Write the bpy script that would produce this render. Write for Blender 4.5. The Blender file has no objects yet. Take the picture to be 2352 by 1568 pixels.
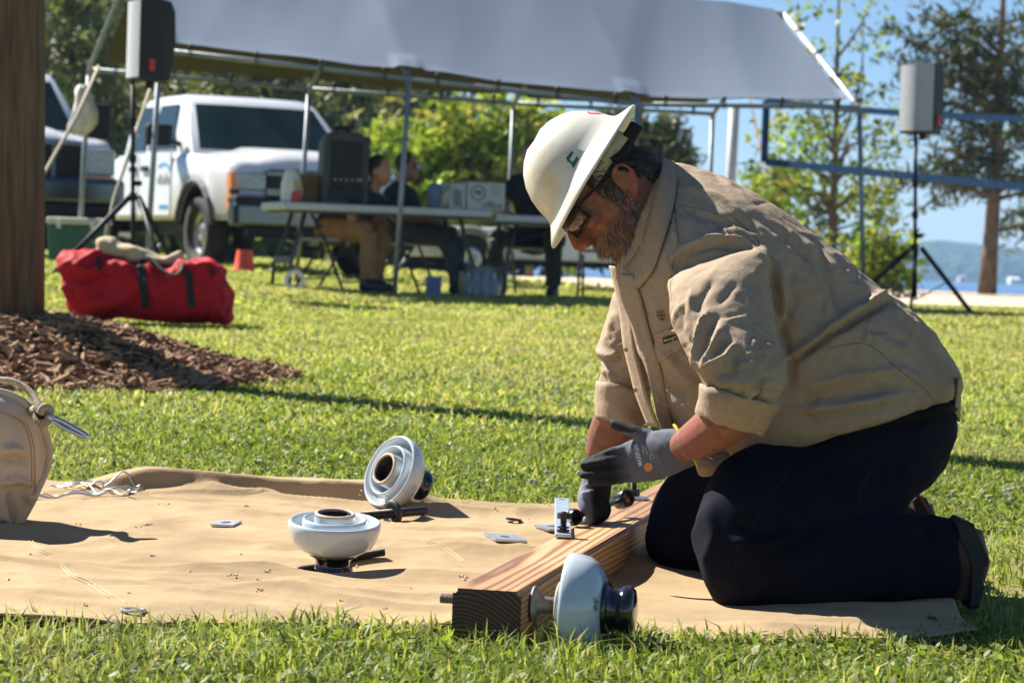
import bpy, bmesh, math, random
import numpy as np
from mathutils import Vector, Matrix, noise
from mathutils.bvhtree import BVHTree
random.seed(7); rng = np.random.default_rng(7)
scene = bpy.context.scene
C = scene.collection
R = math.radians

# ------------------------------------------------------------------ camera
CAM = Vector((0, 0, .62)); FPX, CX, CY = 5800.0, 1176.0, 784.0      # reference pixels: photograph scaled to 2352 x 1568
PITCH = math.atan((784 - 605.8) / FPX); ROLL = math.atan(.035)
Fv = Vector((0, math.cos(PITCH), -math.sin(PITCH)))
R0 = Vector((1, 0, 0)); U0 = Vector((0, math.sin(PITCH), math.cos(PITCH)))
Rv = math.cos(ROLL) * R0 + math.sin(ROLL) * U0
Uv = math.cos(ROLL) * U0 - math.sin(ROLL) * R0
cd = bpy.data.cameras.new('camera'); cam = bpy.data.objects.new('camera', cd); C.objects.link(cam)
cam.matrix_world = Matrix((( Rv.x, Uv.x, -Fv.x, CAM.x), (Rv.y, Uv.y, -Fv.y, CAM.y), (Rv.z, Uv.z, -Fv.z, CAM.z), (0, 0, 0, 1)))
cd.sensor_width = 36; cd.lens = 36 * FPX / 2352; cd.clip_start = .1; cd.clip_end = 9000
cd.dof.use_dof = True; cd.dof.focus_distance = 4.85; cd.dof.aperture_fstop = 9.0
scene.camera = cam
def ray(px, py):
    px, py = float(px), float(py); return Fv + (px - CX) / FPX * Rv - (py - CY) / FPX * Uv
def P(px, py, Y):
    d = ray(px, py); return CAM + d * (Y / d.y)
def proj(p):
    v = Vector(p) - CAM; w = v.dot(Fv)
    return CX + FPX * v.dot(Rv) / w, CY - FPX * v.dot(Uv) / w

# ------------------------------------------------------------------ sky, sun, exposure
SUN_EL = R(44); SUND = Vector((-.81 * math.cos(SUN_EL), .586 * math.cos(SUN_EL), math.sin(SUN_EL))).normalized()
w = bpy.data.worlds.new('World'); scene.world = w; w.use_nodes = True
nt = w.node_tree; nt.nodes.clear()
sky = nt.nodes.new('ShaderNodeTexSky'); sky.sky_type = 'NISHITA'; sky.sun_disc = False
sky.sun_elevation = SUN_EL; sky.sun_rotation = math.atan2(SUND.x, SUND.y)
sky.air_density = 1.0; sky.dust_density = 0; sky.ozone_density = 6.0; sky.altitude = 1900
bg = nt.nodes.new('ShaderNodeBackground'); bg.inputs[1].default_value = .05
wo = nt.nodes.new('ShaderNodeOutputWorld')
nt.links.new(sky.outputs[0], bg.inputs[0]); nt.links.new(bg.outputs[0], wo.inputs[0])
sl = bpy.data.lights.new('sun', 'SUN'); sl.energy = 5.0; sl.angle = R(.53); sl.color = (1, .965, .90)
so = bpy.data.objects.new('sun', sl); C.objects.link(so); so.location = (-20, 15, 30)
so.rotation_euler = (-SUND).to_track_quat('-Z', 'Y').to_euler()
vs = scene.view_settings; vs.view_transform = 'Standard'; vs.look = 'None'; vs.exposure = 1.32; vs.gamma = 1; vs.use_curve_mapping = False
scene.cycles.max_bounces = 8; scene.cycles.transparent_max_bounces = 12

# ------------------------------------------------------------------ materials
def mat(name, c1, c2=None, scale=20, rough=.6, metal=0, bump=0, bscale=60, detail=5, coat=0, spec=.5, stretch=(1, 1, 1), lo=.35, hi=.65, sheen=0, bdist=.01, attr=False, c3=None, c3scale=3, alpha=None):
    m = bpy.data.materials.new(name); m.use_nodes = True; n = m.node_tree; b = n.nodes['Principled BSDF']
    b.inputs['Roughness'].default_value = rough; b.inputs['Metallic'].default_value = metal
    b.inputs['Coat Weight'].default_value = coat; b.inputs['Specular IOR Level'].default_value = spec
    b.inputs['Sheen Weight'].default_value = sheen
    b.inputs['Base Color'].default_value = (*c1, 1)
    tc = n.nodes.new('ShaderNodeTexCoord'); mp = n.nodes.new('ShaderNodeMapping'); mp.inputs['Scale'].default_value = stretch
    n.links.new(tc.outputs['Object'], mp.inputs[0])
    col = None
    if c2 is not None:
        t = n.nodes.new('ShaderNodeTexNoise'); t.inputs['Scale'].default_value = scale; t.inputs['Detail'].default_value = detail
        n.links.new(mp.outputs[0], t.inputs[0])
        r = n.nodes.new('ShaderNodeValToRGB'); r.color_ramp.elements[0].position = lo; r.color_ramp.elements[1].position = hi
        r.color_ramp.elements[0].color = (*c1, 1); r.color_ramp.elements[1].color = (*c2, 1)
        n.links.new(t.outputs[0], r.inputs[0]); col = r.outputs[0]
        if c3 is not None:
            t3 = n.nodes.new('ShaderNodeTexNoise'); t3.inputs['Scale'].default_value = c3scale; t3.inputs['Detail'].default_value = 4
            n.links.new(mp.outputs[0], t3.inputs[0])
            r3 = n.nodes.new('ShaderNodeValToRGB'); r3.color_ramp.elements[0].position = .5; r3.color_ramp.elements[1].position = .68
            r3.color_ramp.elements[0].color = (0, 0, 0, 1); r3.color_ramp.elements[1].color = (1, 1, 1, 1)
            n.links.new(t3.outputs[0], r3.inputs[0])
            mx = n.nodes.new('ShaderNodeMix'); mx.data_type = 'RGBA'; n.links.new(r3.outputs[0], mx.inputs[0])
            n.links.new(col, mx.inputs[6]); mx.inputs[7].default_value = (*c3, 1); col = mx.outputs[2]
    if attr:
        a = n.nodes.new('ShaderNodeAttribute'); a.attribute_name = 'Col'
        if col is None: col = a.outputs[0]
        else:
            mx = n.nodes.new('ShaderNodeMix'); mx.data_type = 'RGBA'; mx.blend_type = 'MULTIPLY'; mx.inputs[0].default_value = 1
            n.links.new(a.outputs[0], mx.inputs[6]); n.links.new(col, mx.inputs[7]); col = mx.outputs[2]
    if col is not None: n.links.new(col, b.inputs['Base Color'])
    if bump:
        t2 = n.nodes.new('ShaderNodeTexNoise'); t2.inputs['Scale'].default_value = bscale; t2.inputs['Detail'].default_value = 6
        n.links.new(mp.outputs[0], t2.inputs[0])
        bp = n.nodes.new('ShaderNodeBump'); bp.inputs['Strength'].default_value = bump; bp.inputs['Distance'].default_value = bdist
        n.links.new(t2.outputs[0], bp.inputs['Height']); n.links.new(bp.outputs[0], b.inputs['Normal'])
    return m
def leafmat(name, trans=.45, rough=.5, gloss=.06, tint=(1, 1, 1), tt=(1.0, 1.0, .55)):
    m = bpy.data.materials.new(name); m.use_nodes = True; n = m.node_tree; n.nodes.clear()
    o = n.nodes.new('ShaderNodeOutputMaterial'); a = n.nodes.new('ShaderNodeAttribute'); a.attribute_name = 'Col'
    d = n.nodes.new('ShaderNodeBsdfPrincipled'); d.inputs['Roughness'].default_value = rough; d.inputs['Specular IOR Level'].default_value = gloss * 6
    t = n.nodes.new('ShaderNodeBsdfTranslucent'); mx = n.nodes.new('ShaderNodeMixShader'); mx.inputs[0].default_value = trans
    ml = n.nodes.new('ShaderNodeMix'); ml.data_type = 'RGBA'; ml.blend_type = 'MULTIPLY'; ml.inputs[0].default_value = 1
    n.links.new(a.outputs[0], ml.inputs[6]); ml.inputs[7].default_value = (*tt, 1)
    n.links.new(a.outputs[0], d.inputs['Base Color']); n.links.new(ml.outputs[2], t.inputs[0])
    n.links.new(d.outputs[0], mx.inputs[1]); n.links.new(t.outputs[0], mx.inputs[2]); n.links.new(mx.outputs[0], o.inputs[0])
    return m
def glassmat(name, col=(.02, .03, .035), rough=.03):
    m = mat(name, col, rough=rough, spec=.8, coat=.6); return m

# ------------------------------------------------------------------ object helpers
def tag(o, label=None, cat=None, group=None, kind=None):
    if label: o['label'] = label
    if cat: o['category'] = cat
    if group: o['group'] = group
    if kind: o['kind'] = kind
    return o
def empty(name, loc, label=None, cat=None, group=None, rz=0):
    o = bpy.data.objects.new(name, None); C.objects.link(o); o.location = loc; o.rotation_euler = (0, 0, rz); o.empty_display_size = .1
    return tag(o, label, cat, group)
def link(name, me, m, parent=None, smooth=False, world=False):
    """one mesh object; world=True: the mesh is in world coordinates although it has a parent"""
    if m is not None:
        ms = m if isinstance(m, (list, tuple)) else [m]
        for x in ms: me.materials.append(x)
    o = bpy.data.objects.new(name, me); C.objects.link(o)
    if smooth: me.polygons.foreach_set('use_smooth', [True] * len(me.polygons))
    if parent is not None:
        o.parent = parent
        if world:
            bpy.context.view_layer.update(); o.matrix_parent_inverse = parent.matrix_world.inverted()
    return o
def pymesh(name, v, f):
    me = bpy.data.meshes.new(name); me.from_pydata([tuple(x) for x in v], [], [tuple(x) for x in f]); me.update(); return me
def npmesh(name, v, f, cols=None):
    """v (n,3); f (m,k) faces all of size k"""
    v = np.asarray(v, np.float32); f = np.asarray(f, np.int32); me = bpy.data.meshes.new(name)
    me.vertices.add(len(v)); me.vertices.foreach_set('co', v.ravel())
    k = f.shape[1]; me.loops.add(f.size); me.loops.foreach_set('vertex_index', f.ravel())
    me.polygons.add(len(f)); me.polygons.foreach_set('loop_start', np.arange(0, f.size, k, dtype=np.int32))
    if cols is not None: setcol(me, cols)
    me.update(calc_edges=True); me.validate(); return me
def setcol(me, cols):
    a = me.attributes.get('Col') or me.attributes.new('Col', 'FLOAT_COLOR', 'POINT')
    c = np.ones((len(me.vertices), 4), np.float32); c[:, :3] = cols; a.data.foreach_set('color', c.ravel())
class MB:
    """collects closed pieces, builds one mesh"""
    def __init__(s): s.v = []; s.f = []
    def add(s, v, f):
        n = len(s.v); s.v += [Vector(x) for x in v]; s.f += [tuple(i + n for i in q) for q in f]; return s
    def box(s, c, h, rot=None, taper=1.0):
        v = []
        for z in (-1, 1):
            k = 1 if z < 0 else taper
            for x, y in ((-1, -1), (1, -1), (1, 1), (-1, 1)):
                q = Vector((x * h[0] * k, y * h[1] * k, z * h[2]))
                if rot is not None: q = rot @ q
                v.append(Vector(c) + q)
        return s.add(v, [(3, 2, 1, 0), (4, 5, 6, 7), (0, 1, 5, 4), (1, 2, 6, 5), (2, 3, 7, 6), (3, 0, 4, 7)])
    def tube(s, pts, rad, n=10, cap=True, flat=1.0):
        pts = [Vector(p) for p in pts]
        if not isinstance(rad, (list, tuple)): rad = [rad] * len(pts)
        rings = []; nrm = None
        for i, p in enumerate(pts):
            t = (pts[min(i + 1, len(pts) - 1)] - pts[max(i - 1, 0)]).normalized()
            if nrm is None:
                a = Vector((0, 0, 1)) if abs(t.z) < .9 else Vector((1, 0, 0)); nrm = t.cross(a).normalized()
            else:
                nrm = (nrm - t * nrm.dot(t)).normalized()
            b = t.cross(nrm)
            rings.append([p + (nrm * math.cos(2 * math.pi * k / n) + b * flat * math.sin(2 * math.pi * k / n)) * rad[i] for k in range(n)])
        return s.rings(rings, cap)
    def rings(s, rings, cap=True, close=False):
        n = len(rings[0]); v = [p for r in rings for p in r]; f = []; m = len(rings)
        for i in range(m - (0 if close else 1)):
            for k in range(n):
                a, b = i * n + k, i * n + (k + 1) % n; j = (i + 1) % m
                f.append((a, b, j * n + (k + 1) % n, j * n + k))
        if cap and not close:
            c0 = sum((Vector(p) for p in rings[0]), Vector()) / n; c1 = sum((Vector(p) for p in rings[-1]), Vector()) / n
            v += [c0, c1]; i0, i1 = len(v) - 2, len(v) - 1
            for k in range(n):
                f.append((i0, (k + 1) % n, k)); f.append((i1, (m - 1) * n + k, (m - 1) * n + (k + 1) % n))
        return s.add(v, f)
    def ell(s, c, r, rot=None, n=14, m=9):
        rings = []
        for i in range(m):
            ph = math.pi * (i + .5) / m
            rg = []
            for k in range(n):
                th = 2 * math.pi * k / n
                q = Vector((math.sin(ph) * math.cos(th) * r[0], math.sin(ph) * math.sin(th) * r[1], -math.cos(ph) * r[2]))
                rg.append(Vector(c) + (rot @ q if rot is not None else q))
            rings.append(rg)
        return s.rings(rings)
    def lathe(s, prof, c=(0, 0, 0), rot=None, n=32, closed=False, cap=True):
        """prof [(r, z)]"""
        rings = []
        for r, z in prof:
            rg = []
            for k in range(n):
                q = Vector((r * math.cos(2 * math.pi * k / n), r * math.sin(2 * math.pi * k / n), z))
                rg.append(Vector(c) + (rot @ q if rot is not None else q))
            rings.append(rg)
        return s.rings(rings, cap=cap and not closed, close=closed)
    def mesh(s, name='m'): 
        me = pymesh(name, s.v, s.f); bm = bmesh.new(); bm.from_mesh(me); bmesh.ops.recalc_face_normals(bm, faces=bm.faces); bm.to_mesh(me); bm.free(); return me
    def build(s, name, m, parent=None, smooth=False, bevel=0, world=False, seg=2):
        me = s.mesh(name); o = link(name, me, m, parent, smooth, world)
        if bevel:
            b = o.modifiers.new('bevel', 'BEVEL'); b.width = bevel; b.segments = seg; b.limit_method = 'ANGLE'; b.angle_limit = R(40)
            if smooth is False: b.harden_normals = False
        return o
def autosmooth(o, ang=40):
    me = o.data; me.polygons.foreach_set('use_smooth', [True] * len(me.polygons))
    bm = bmesh.new(); bm.from_mesh(me)
    for e in bm.edges:
        if len(e.link_faces) == 2 and e.calc_face_angle(0) > R(ang): e.smooth = False
    bm.to_mesh(me); bm.free(); return o
def sec(A, B, Y, dy, n=2.0, k=24, tilt=0, Yb=None):
    """ring spanned by two silhouette pixels and a depth half-thickness (Yb: depth at B, if different)"""
    a = P(*A, Y); b = P(*B, Y if Yb is None else Yb); c = (a + b) / 2; h = (b - a) / 2
    d = Vector((0, dy, tilt * dy)); rg = []
    for i in range(k):
        t = 2 * math.pi * i / k; co, si = math.cos(t), math.sin(t)
        rg.append(c + h * (math.copysign(abs(co) ** (2 / n), co)) + d * (math.copysign(abs(si) ** (2 / n), si)))
    return rg
def interp_rings(rings, m=3):
    """Catmull-Rom between rings"""
    out = []; N = len(rings)
    for i in range(N - 1):
        p0, p1, p2, p3 = rings[max(i - 1, 0)], rings[i], rings[i + 1], rings[min(i + 2, N - 1)]
        for j in range(m):
            t = j / m
            out.append([.5 * ((2 * b) + (c - a) * t + (2 * a - 5 * b + 4 * c - d) * t * t + (3 * b - a - 3 * c + d) * t ** 3) for a, b, c, d in zip(p0, p1, p2, p3)])
    out.append(rings[-1]); return out
def curve(pts, m=6):
    pts = [Vector(p) for p in pts]; return [r[0] for r in interp_rings([[p] for p in pts], m)]
def fuse(mb, voxel, smooth=4, fac=.5, deci=None):
    """voxel union of the pieces as one continuous smooth mesh"""
    me = mb.mesh('fuse'); o = bpy.data.objects.new('fuse', me); C.objects.link(o)
    r = o.modifiers.new('r', 'REMESH'); r.mode = 'VOXEL'; r.voxel_size = voxel
    if smooth:
        s = o.modifiers.new('s', 'SMOOTH'); s.iterations = smooth; s.factor = fac
    if deci:
        d = o.modifiers.new('d', 'DECIMATE'); d.ratio = deci
    dg = bpy.context.evaluated_depsgraph_get(); me2 = bpy.data.meshes.new_from_object(o.evaluated_get(dg))
    bpy.data.objects.remove(o); bpy.data.meshes.remove(me)
    me2.materials.clear(); return me2
def vco(me):
    a = np.empty(len(me.vertices) * 3, np.float32); me.vertices.foreach_get('co', a); return a.reshape(-1, 3).astype(np.float64)
def vno(me):
    a = np.empty(len(me.vertices) * 3, np.float32); me.vertices.foreach_get('normal', a); return a.reshape(-1, 3).astype(np.float64)
def setco(me, c):
    me.vertices.foreach_set('co', np.asarray(c, np.float32).ravel()); me.update()
def projn(c):
    v = c - np.array(CAM); w_ = v @ np.array(Fv)
    return np.stack([CX + FPX * (v @ np.array(Rv)) / w_, CY - FPX * (v @ np.array(Uv)) / w_], 1)
def pdist(q, line):
    """distance of 2-D points q to a polyline, signed by side"""
    best = np.full(len(q), 1e9); side = np.zeros(len(q)); tt = np.zeros(len(q)); L = np.array(line, float)
    for i in range(len(L) - 1):
        a, b = L[i], L[i + 1]; d = b - a; t = np.clip(((q - a) @ d) / (d @ d), 0, 1)
        e = q - (a + t[:, None] * d); dd = np.hypot(e[:, 0], e[:, 1]); s = np.sign(d[0] * e[:, 1] - d[1] * e[:, 0])
        k = dd < best; best[k] = dd[k]; side[k] = s[k]; tt[k] = (i + t[k]) / (len(L) - 1)
    return best, side, tt
def folds(me, lines, ymax=None):
    """press cloth folds into a mesh: (polyline in reference pixels, amplitude m, width px); applies to the side turned to the viewer"""
    c = vco(me); n = vno(me); q = projn(c); view = c - np.array(CAM); view /= np.linalg.norm(view, axis=1)[:, None]
    face = np.clip(-(n * view).sum(1) * 3, 0, 1); d = np.zeros(len(c))
    for ln, amp, wd in lines:
        dist, sd, t = pdist(q, ln); env = np.clip(np.minimum(t, 1 - t) * 5 + .15, 0, 1)
        d += amp * env * np.exp(-(dist / wd) ** 2)
    if ymax is not None: face = face * (c[:, 1] < ymax)
    setco(me, c + n * (d * face)[:, None])
def fbm(c, s, oct=3, stretch=(1, 1, 1)):
    c = c * np.array(stretch) * s
    return np.array([noise.fractal(Vector(x), 1.0, 2.0, oct) for x in c])
def wrinkle(me, amp, s, oct=2, stretch=(1, 1, 1)):
    c = vco(me); n = vno(me); setco(me, c + n * (fbm(c, s, oct, stretch) * amp)[:, None])
def ridges(me, amp, s, p=3, stretch=(1, 1, 1), sd=0.0, warp=.35):
    """sharp-crested creases"""
    c = vco(me); n = vno(me); q = c * np.array(stretch) * s + sd; out = np.empty(len(q))
    for i, x in enumerate(q):
        v = Vector(x); o_ = noise.noise_vector(v * .7) * warp; out[i] = (1 - min(1, abs(noise.noise(v + o_)) * 1.9)) ** p
    setco(me, c + n * ((out - .25) * amp)[:, None])
def bvh_of(o):
    dg = bpy.context.evaluated_depsgraph_get(); bpy.context.view_layer.update(); e = o.evaluated_get(dg); me = e.to_mesh()
    mw = o.matrix_world; t = BVHTree.FromPolygons([mw @ v.co for v in me.vertices], [tuple(p.vertices) for p in me.polygons]); e.to_mesh_clear(); return t
def decal(name, verts2, faces, bvh, m, parent, off=.0015, sub=True):
    """flat print laid on the surface it is seen on: 2-D outline in reference pixels dropped onto the thing"""
    bm = bmesh.new(); vs_ = [bm.verts.new((x, y, 0)) for x, y in verts2]
    for f in faces:
        try: bm.faces.new([vs_[i] for i in f])
        except ValueError: pass
    if sub:
        bmesh.ops.triangulate(bm, faces=bm.faces)
        bmesh.ops.subdivide_edges(bm, edges=bm.edges, cuts=2, use_grid_fill=True)
    for v in bm.verts:
        d = ray(v.co.x, v.co.y).normalized(); hit = bvh.ray_cast(CAM, d)
        if hit[0] is not None: v.co = hit[0] - d * off
        else: v.co = Vector((0, 0, -99))
    kill = [v for v in bm.verts if v.co.z < -50]; bmesh.ops.delete(bm, geom=kill, context='VERTS')
    me = bpy.data.meshes.new(name); bm.to_mesh(me); bm.free(); return link(name, me, m, parent, world=True)
def textmesh(txt, bold=0.0):
    cu = bpy.data.curves.new('t', 'FONT'); cu.body = txt; cu.size = 1; cu.align_x = 'CENTER'; cu.align_y = 'CENTER'; cu.resolution_u = 3; cu.offset = bold
    o = bpy.data.objects.new('t', cu); C.objects.link(o); dg = bpy.context.evaluated_depsgraph_get(); dg.update()
    me = bpy.data.meshes.new_from_object(o.evaluated_get(dg)); bpy.data.objects.remove(o); bpy.data.curves.remove(cu)
    v = [(p.co.x, p.co.y) for p in me.vertices]; f = [tuple(p.vertices) for p in me.polygons]; bpy.data.meshes.remove(me); return v, f
def textpx(txt, cx, cy, size, ang=0, sx=1.0, bold=0.0):
    """text outline in reference pixels; ang: baseline direction in degrees, clockwise on the picture"""
    v, f = textmesh(txt, bold); a = R(ang); out = []
    for x, y in v:
        x, y = x * size * sx, -y * size
        out.append((cx + x * math.cos(a) - y * math.sin(a), cy + x * math.sin(a) + y * math.cos(a)))
    return out, f
def text3d(name, txt, loc, rot, size, m, parent, thick=.001, sx=1.0, bold=0.0):
    v, f = textmesh(txt, bold); me = pymesh(name, [(x * size * sx, y * size, 0) for x, y in v], f)
    o = link(name, me, m, parent); o.location = loc; o.rotation_euler = rot; return o
def copy_tree(o, parent=None):
    c = o.copy(); C.objects.link(c); c.parent = parent
    for ch in list(o.children): copy_tree(ch, c)
    return c
def smoothstep(a, b, x):
    t = np.clip((x - a) / (b - a), 0, 1); return t * t * (3 - 2 * t)
# ================================================================== setting
GY = np.array([-20, 0, 5, 7, 9, 12, 14.5, 20, 24, 30, 45, 70, 200, 900])
GZ = np.array([0, 0, 0, .03, .075, .15, .21, .32, .335, .35, .36, .36, .4, .5])
MC = (-2.10, 10.38); MR = 1.20
def G(X, Y):
    """height of the ground"""
    X = np.asarray(X, float); Y = np.asarray(Y, float)
    z = np.interp(Y, GY, GZ)
    z = z + .16 * smoothstep(-1.0, -4.2, X) * smoothstep(14.5, 19, Y)
    shore = smoothstep(0, 14, Y - shore_y(X))                     # the land falls away to the lake
    z = z * (1 - shore) + (-2.2) * shore
    sandbump = smoothstep(0, 3, X - sand_x(Y)) * smoothstep(26, 31, Y)
    z = z - .03 * sandbump * (1 - shore)
    return z
def shore_y(X):
    return np.where(X > -1, 56 - .25 * np.clip(X, -1, 30), 56.25 + (-1 - X) * 60)
def sand_x(Y):
    return 2.0 + 0 * Y
def Gf(X, Y): return float(G(X, Y))

M_lawn = mat('lawn_soil', (.15, .165, .04), (.26, .25, .08), scale=5, rough=.95, bump=.6, bscale=120, bdist=.03, lo=.3, hi=.7, c3=(.24, .19, .09), c3scale=2.2, spec=.1)
M_sand = mat('beach_sand', (.50, .40, .28), (.60, .50, .37), scale=3, rough=.95, bump=.5, bscale=9, bdist=.08, spec=.1)
def grid(name, xs, ys, zf, m, smooth=True):
    X, Y = np.meshgrid(xs, ys); Z = zf(X, Y); v = np.stack([X, Y, Z], -1).reshape(-1, 3); nx, ny = len(xs), len(ys)
    i = np.arange(nx * ny).reshape(ny, nx); f = np.stack([i[:-1, :-1], i[:-1, 1:], i[1:, 1:], i[1:, :-1]], -1).reshape(-1, 4)
    me = npmesh(name, v, f); return link(name, me, m, smooth=smooth)
xs = np.unique(np.concatenate([np.linspace(-400, -40, 13), np.linspace(-40, -8, 22), np.linspace(-8, 10, 91), np.linspace(10, 40, 16), np.linspace(40, 400, 13)]))
ys = np.unique(np.concatenate([np.linspace(-20, 3, 12), np.linspace(3, 13, 67), np.linspace(13, 40, 68), np.linspace(40, 90, 40), np.linspace(90, 500, 20)]))
o = grid('ground', xs, ys, G, M_lawn); tag(o, kind='structure')
# sand: its own sheet over the ground towards the lake
def sand_edge(X): return 25.2 + .35 * (X - 3.9) + .25 * np.sin(X * 1.7)
xs = np.linspace(-.5, 45, 120); t = np.linspace(0, 1, 60)
X, T = np.meshgrid(xs, t); Y0 = np.where(X < 2.2, sand_edge(2.2) + (2.2 - X) * 7, sand_edge(X)); Y = Y0 + T * (72 - Y0); 
Z = G(X, Y) + .012 + .02 * np.sin(X * .9 + Y * .3) * np.sin(Y * .45) * smoothstep(0, 3, Y - Y0)
v = np.stack([X, Y, Z], -1).reshape(-1, 3); i = np.arange(X.size).reshape(X.shape)
f = np.stack([i[:-1, :-1], i[:-1, 1:], i[1:, 1:], i[1:, :-1]], -1).reshape(-1, 4)
o = link('beach', npmesh('beach', v, f), M_sand, smooth=True); tag(o, kind='structure')

# lake and far shore
M_lake = mat('lake_water', (.03, .09, .20), (.05, .13, .26), scale=.4, rough=.22, bump=.5, bscale=1.3, bdist=.1, stretch=(.25, 1, 1))
o = link('lake', pymesh('lake', [(-3000, 50, -1.0), (3500, 50, -1.0), (3500, 6000, -1.0), (-3000, 6000, -1.0)], [(0, 1, 2, 3)]), M_lake); tag(o, kind='structure')
M_hill = mat('far_woods', (.04, .075, .07), (.08, .12, .09), scale=.04, rough=1, bump=1, bscale=.12, bdist=8, spec=0)
hv = []; hf = []; xs = np.linspace(-700, 1700, 260); ysr = np.array([0, 12, 30, 70, 140, 260])
for j, dy in enumerate(ysr):
    for x in xs:
        yb = 1500 + 120 * math.sin(x * .003) + 60 * noise.noise(Vector((x * .01, 3, 1)))
        h = (0, 9, 15, 20, 25, 28)[j] * (1 + .35 * noise.noise(Vector((x * .006, .2, 5)))) + (2.4 * noise.noise(Vector((x * .09, j * 1.7, 2))) if j else -1.2)
        hv.append((x, yb + dy, h - 1.0))
n = len(xs)
for j in range(len(ysr) - 1):
    for k in range(n - 1): hf.append((j * n + k, j * n + k + 1, (j + 1) * n + k + 1, (j + 1) * n + k))
o = link('far_shore_hills', pymesh('far_shore_hills', hv, hf), M_hill, smooth=True); tag(o, kind='structure')
M_white = mat('white_paint', (.75, .74, .70), (.68, .67, .63), scale=8, rough=.6)
M_roofg = mat('grey_roofing', (.22, .20, .19), rough=.8)
for px, wd, lab, roofc in ((2328, 22, 'long white boathouse on the far lake shore beside the pine trunk', M_white), (2208, 14, 'tan house low on the wooded far shore between tripod legs', mat('tan_siding', (.45, .36, .27), rough=.8))):
    Yh = 1480; p = P(px, 643, Yh); h = empty('lake_house', (p.x, Yh, -1.0), lab, 'house')
    hw = wd / 2 * Yh / FPX
    MB().box((0, 0, 1.5), (hw, 5, 1.5)).build('wall', roofc, h)
    MB().add([(-hw * 1.1, -6, 3), (hw * 1.1, -6, 3), (hw * 1.1, 6, 3), (-hw * 1.1, 6, 3), (-hw * .9, 0, 4.2), (hw * .9, 0, 4.2)], [(0, 1, 5, 4), (2, 3, 4, 5), (1, 2, 5), (3, 0, 4), (3, 2, 1, 0)]).build('roof', M_roofg if roofc is not M_white else M_white, h)
    for s in (-.5, .1, .6): MB().box((hw * s, -5.02, 1.6), (hw * .12, .05, .6)).build('window', glassmat('house_glass'), h)

# ------------------------------------------------------------------ mulch bed round the pole
def mound(x, y):
    d = np.hypot(x - MC[0], (y - MC[1])); a = np.arctan2(y - MC[1], x - MC[0])
    rr = MR * (1 + .05 * np.sin(3 * a + 1) + .03 * np.sin(7 * a))
    return .215 * (1 - smoothstep(.12, 1.0, d / rr)) + .015 * (d < rr), d / rr
M_mulch = mat('mulch_soil', (.05, .025, .014), (.12, .06, .035), scale=25, rough=1, bump=1, bscale=60, bdist=.02, spec=.1)
M_chip = mat('bark_chip', (.17, .085, .042), (.38, .235, .135), scale=14, rough=.85, bump=.4, bscale=90, attr=True, spec=.15)
rings_ = []; mv = []; mf = []; nr, na = 14, 64
for j in range(nr):
    for k in range(na):
        a = 2 * math.pi * k / na; rr = MR * (1 + .05 * math.sin(3 * a + 1) + .03 * math.sin(7 * a)) * (j / (nr - 1))
        x, y = MC[0] + rr * math.cos(a), MC[1] + rr * math.sin(a); mv.append((x, y, Gf(x, y) + float(mound(x, y)[0]) - .018 + .012 * noise.noise(Vector((x * 9, y * 9, 0)))))
for j in range(nr - 1):
    for k in range(na): mf.append((j * na + k, j * na + (k + 1) % na, (j + 1) * na + (k + 1) % na, (j + 1) * na + k))
bed = link('mulch_bed', pymesh('mulch_bed', mv, mf), M_mulch, smooth=True); tag(bed, kind='structure')
def chip_mesh(L, W, T, sd):
    r = random.Random(sd); pts = []
    for t in (-1, -.35, .4, 1):
        k = (.55 + .45 * (1 - abs(t))) * W; pts.append((t * L, -k * r.uniform(.6, 1.1), k * r.uniform(.6, 1.1), r.uniform(-.25, .25) * T))
    v = []
    for x, a, b, z in pts: v += [(x, a, z - T), (x, b, z - T * .8), (x, b * .9, z + T), (x, a * .9, z + T * .8)]
    f = [(0, 1, 2, 3), (15, 14, 13, 12)]
    for i in range(3):
        for k in range(4): f.append((i * 4 + k, i * 4 + (k + 1) % 4, i * 4 + 4 + (k + 1) % 4, i * 4 + 4 + k))
    return v, f
protos = [chip_mesh(random.uniform(.018, .034), random.uniform(.006, .011), random.uniform(.002, .005), i) for i in range(14)]
cmes = []
for i, (v, f) in enumerate(protos):
    me = pymesh('chip', v, f); k = random.uniform(.55, 1.5); setcol(me, np.tile([k, k * random.uniform(.95, 1.1), k * random.uniform(.9, 1.1)], (len(v), 1))); me.materials.append(M_chip); cmes.append(me)
allv = []; allf = []; allc = []; nv = 0; made = 0
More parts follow.
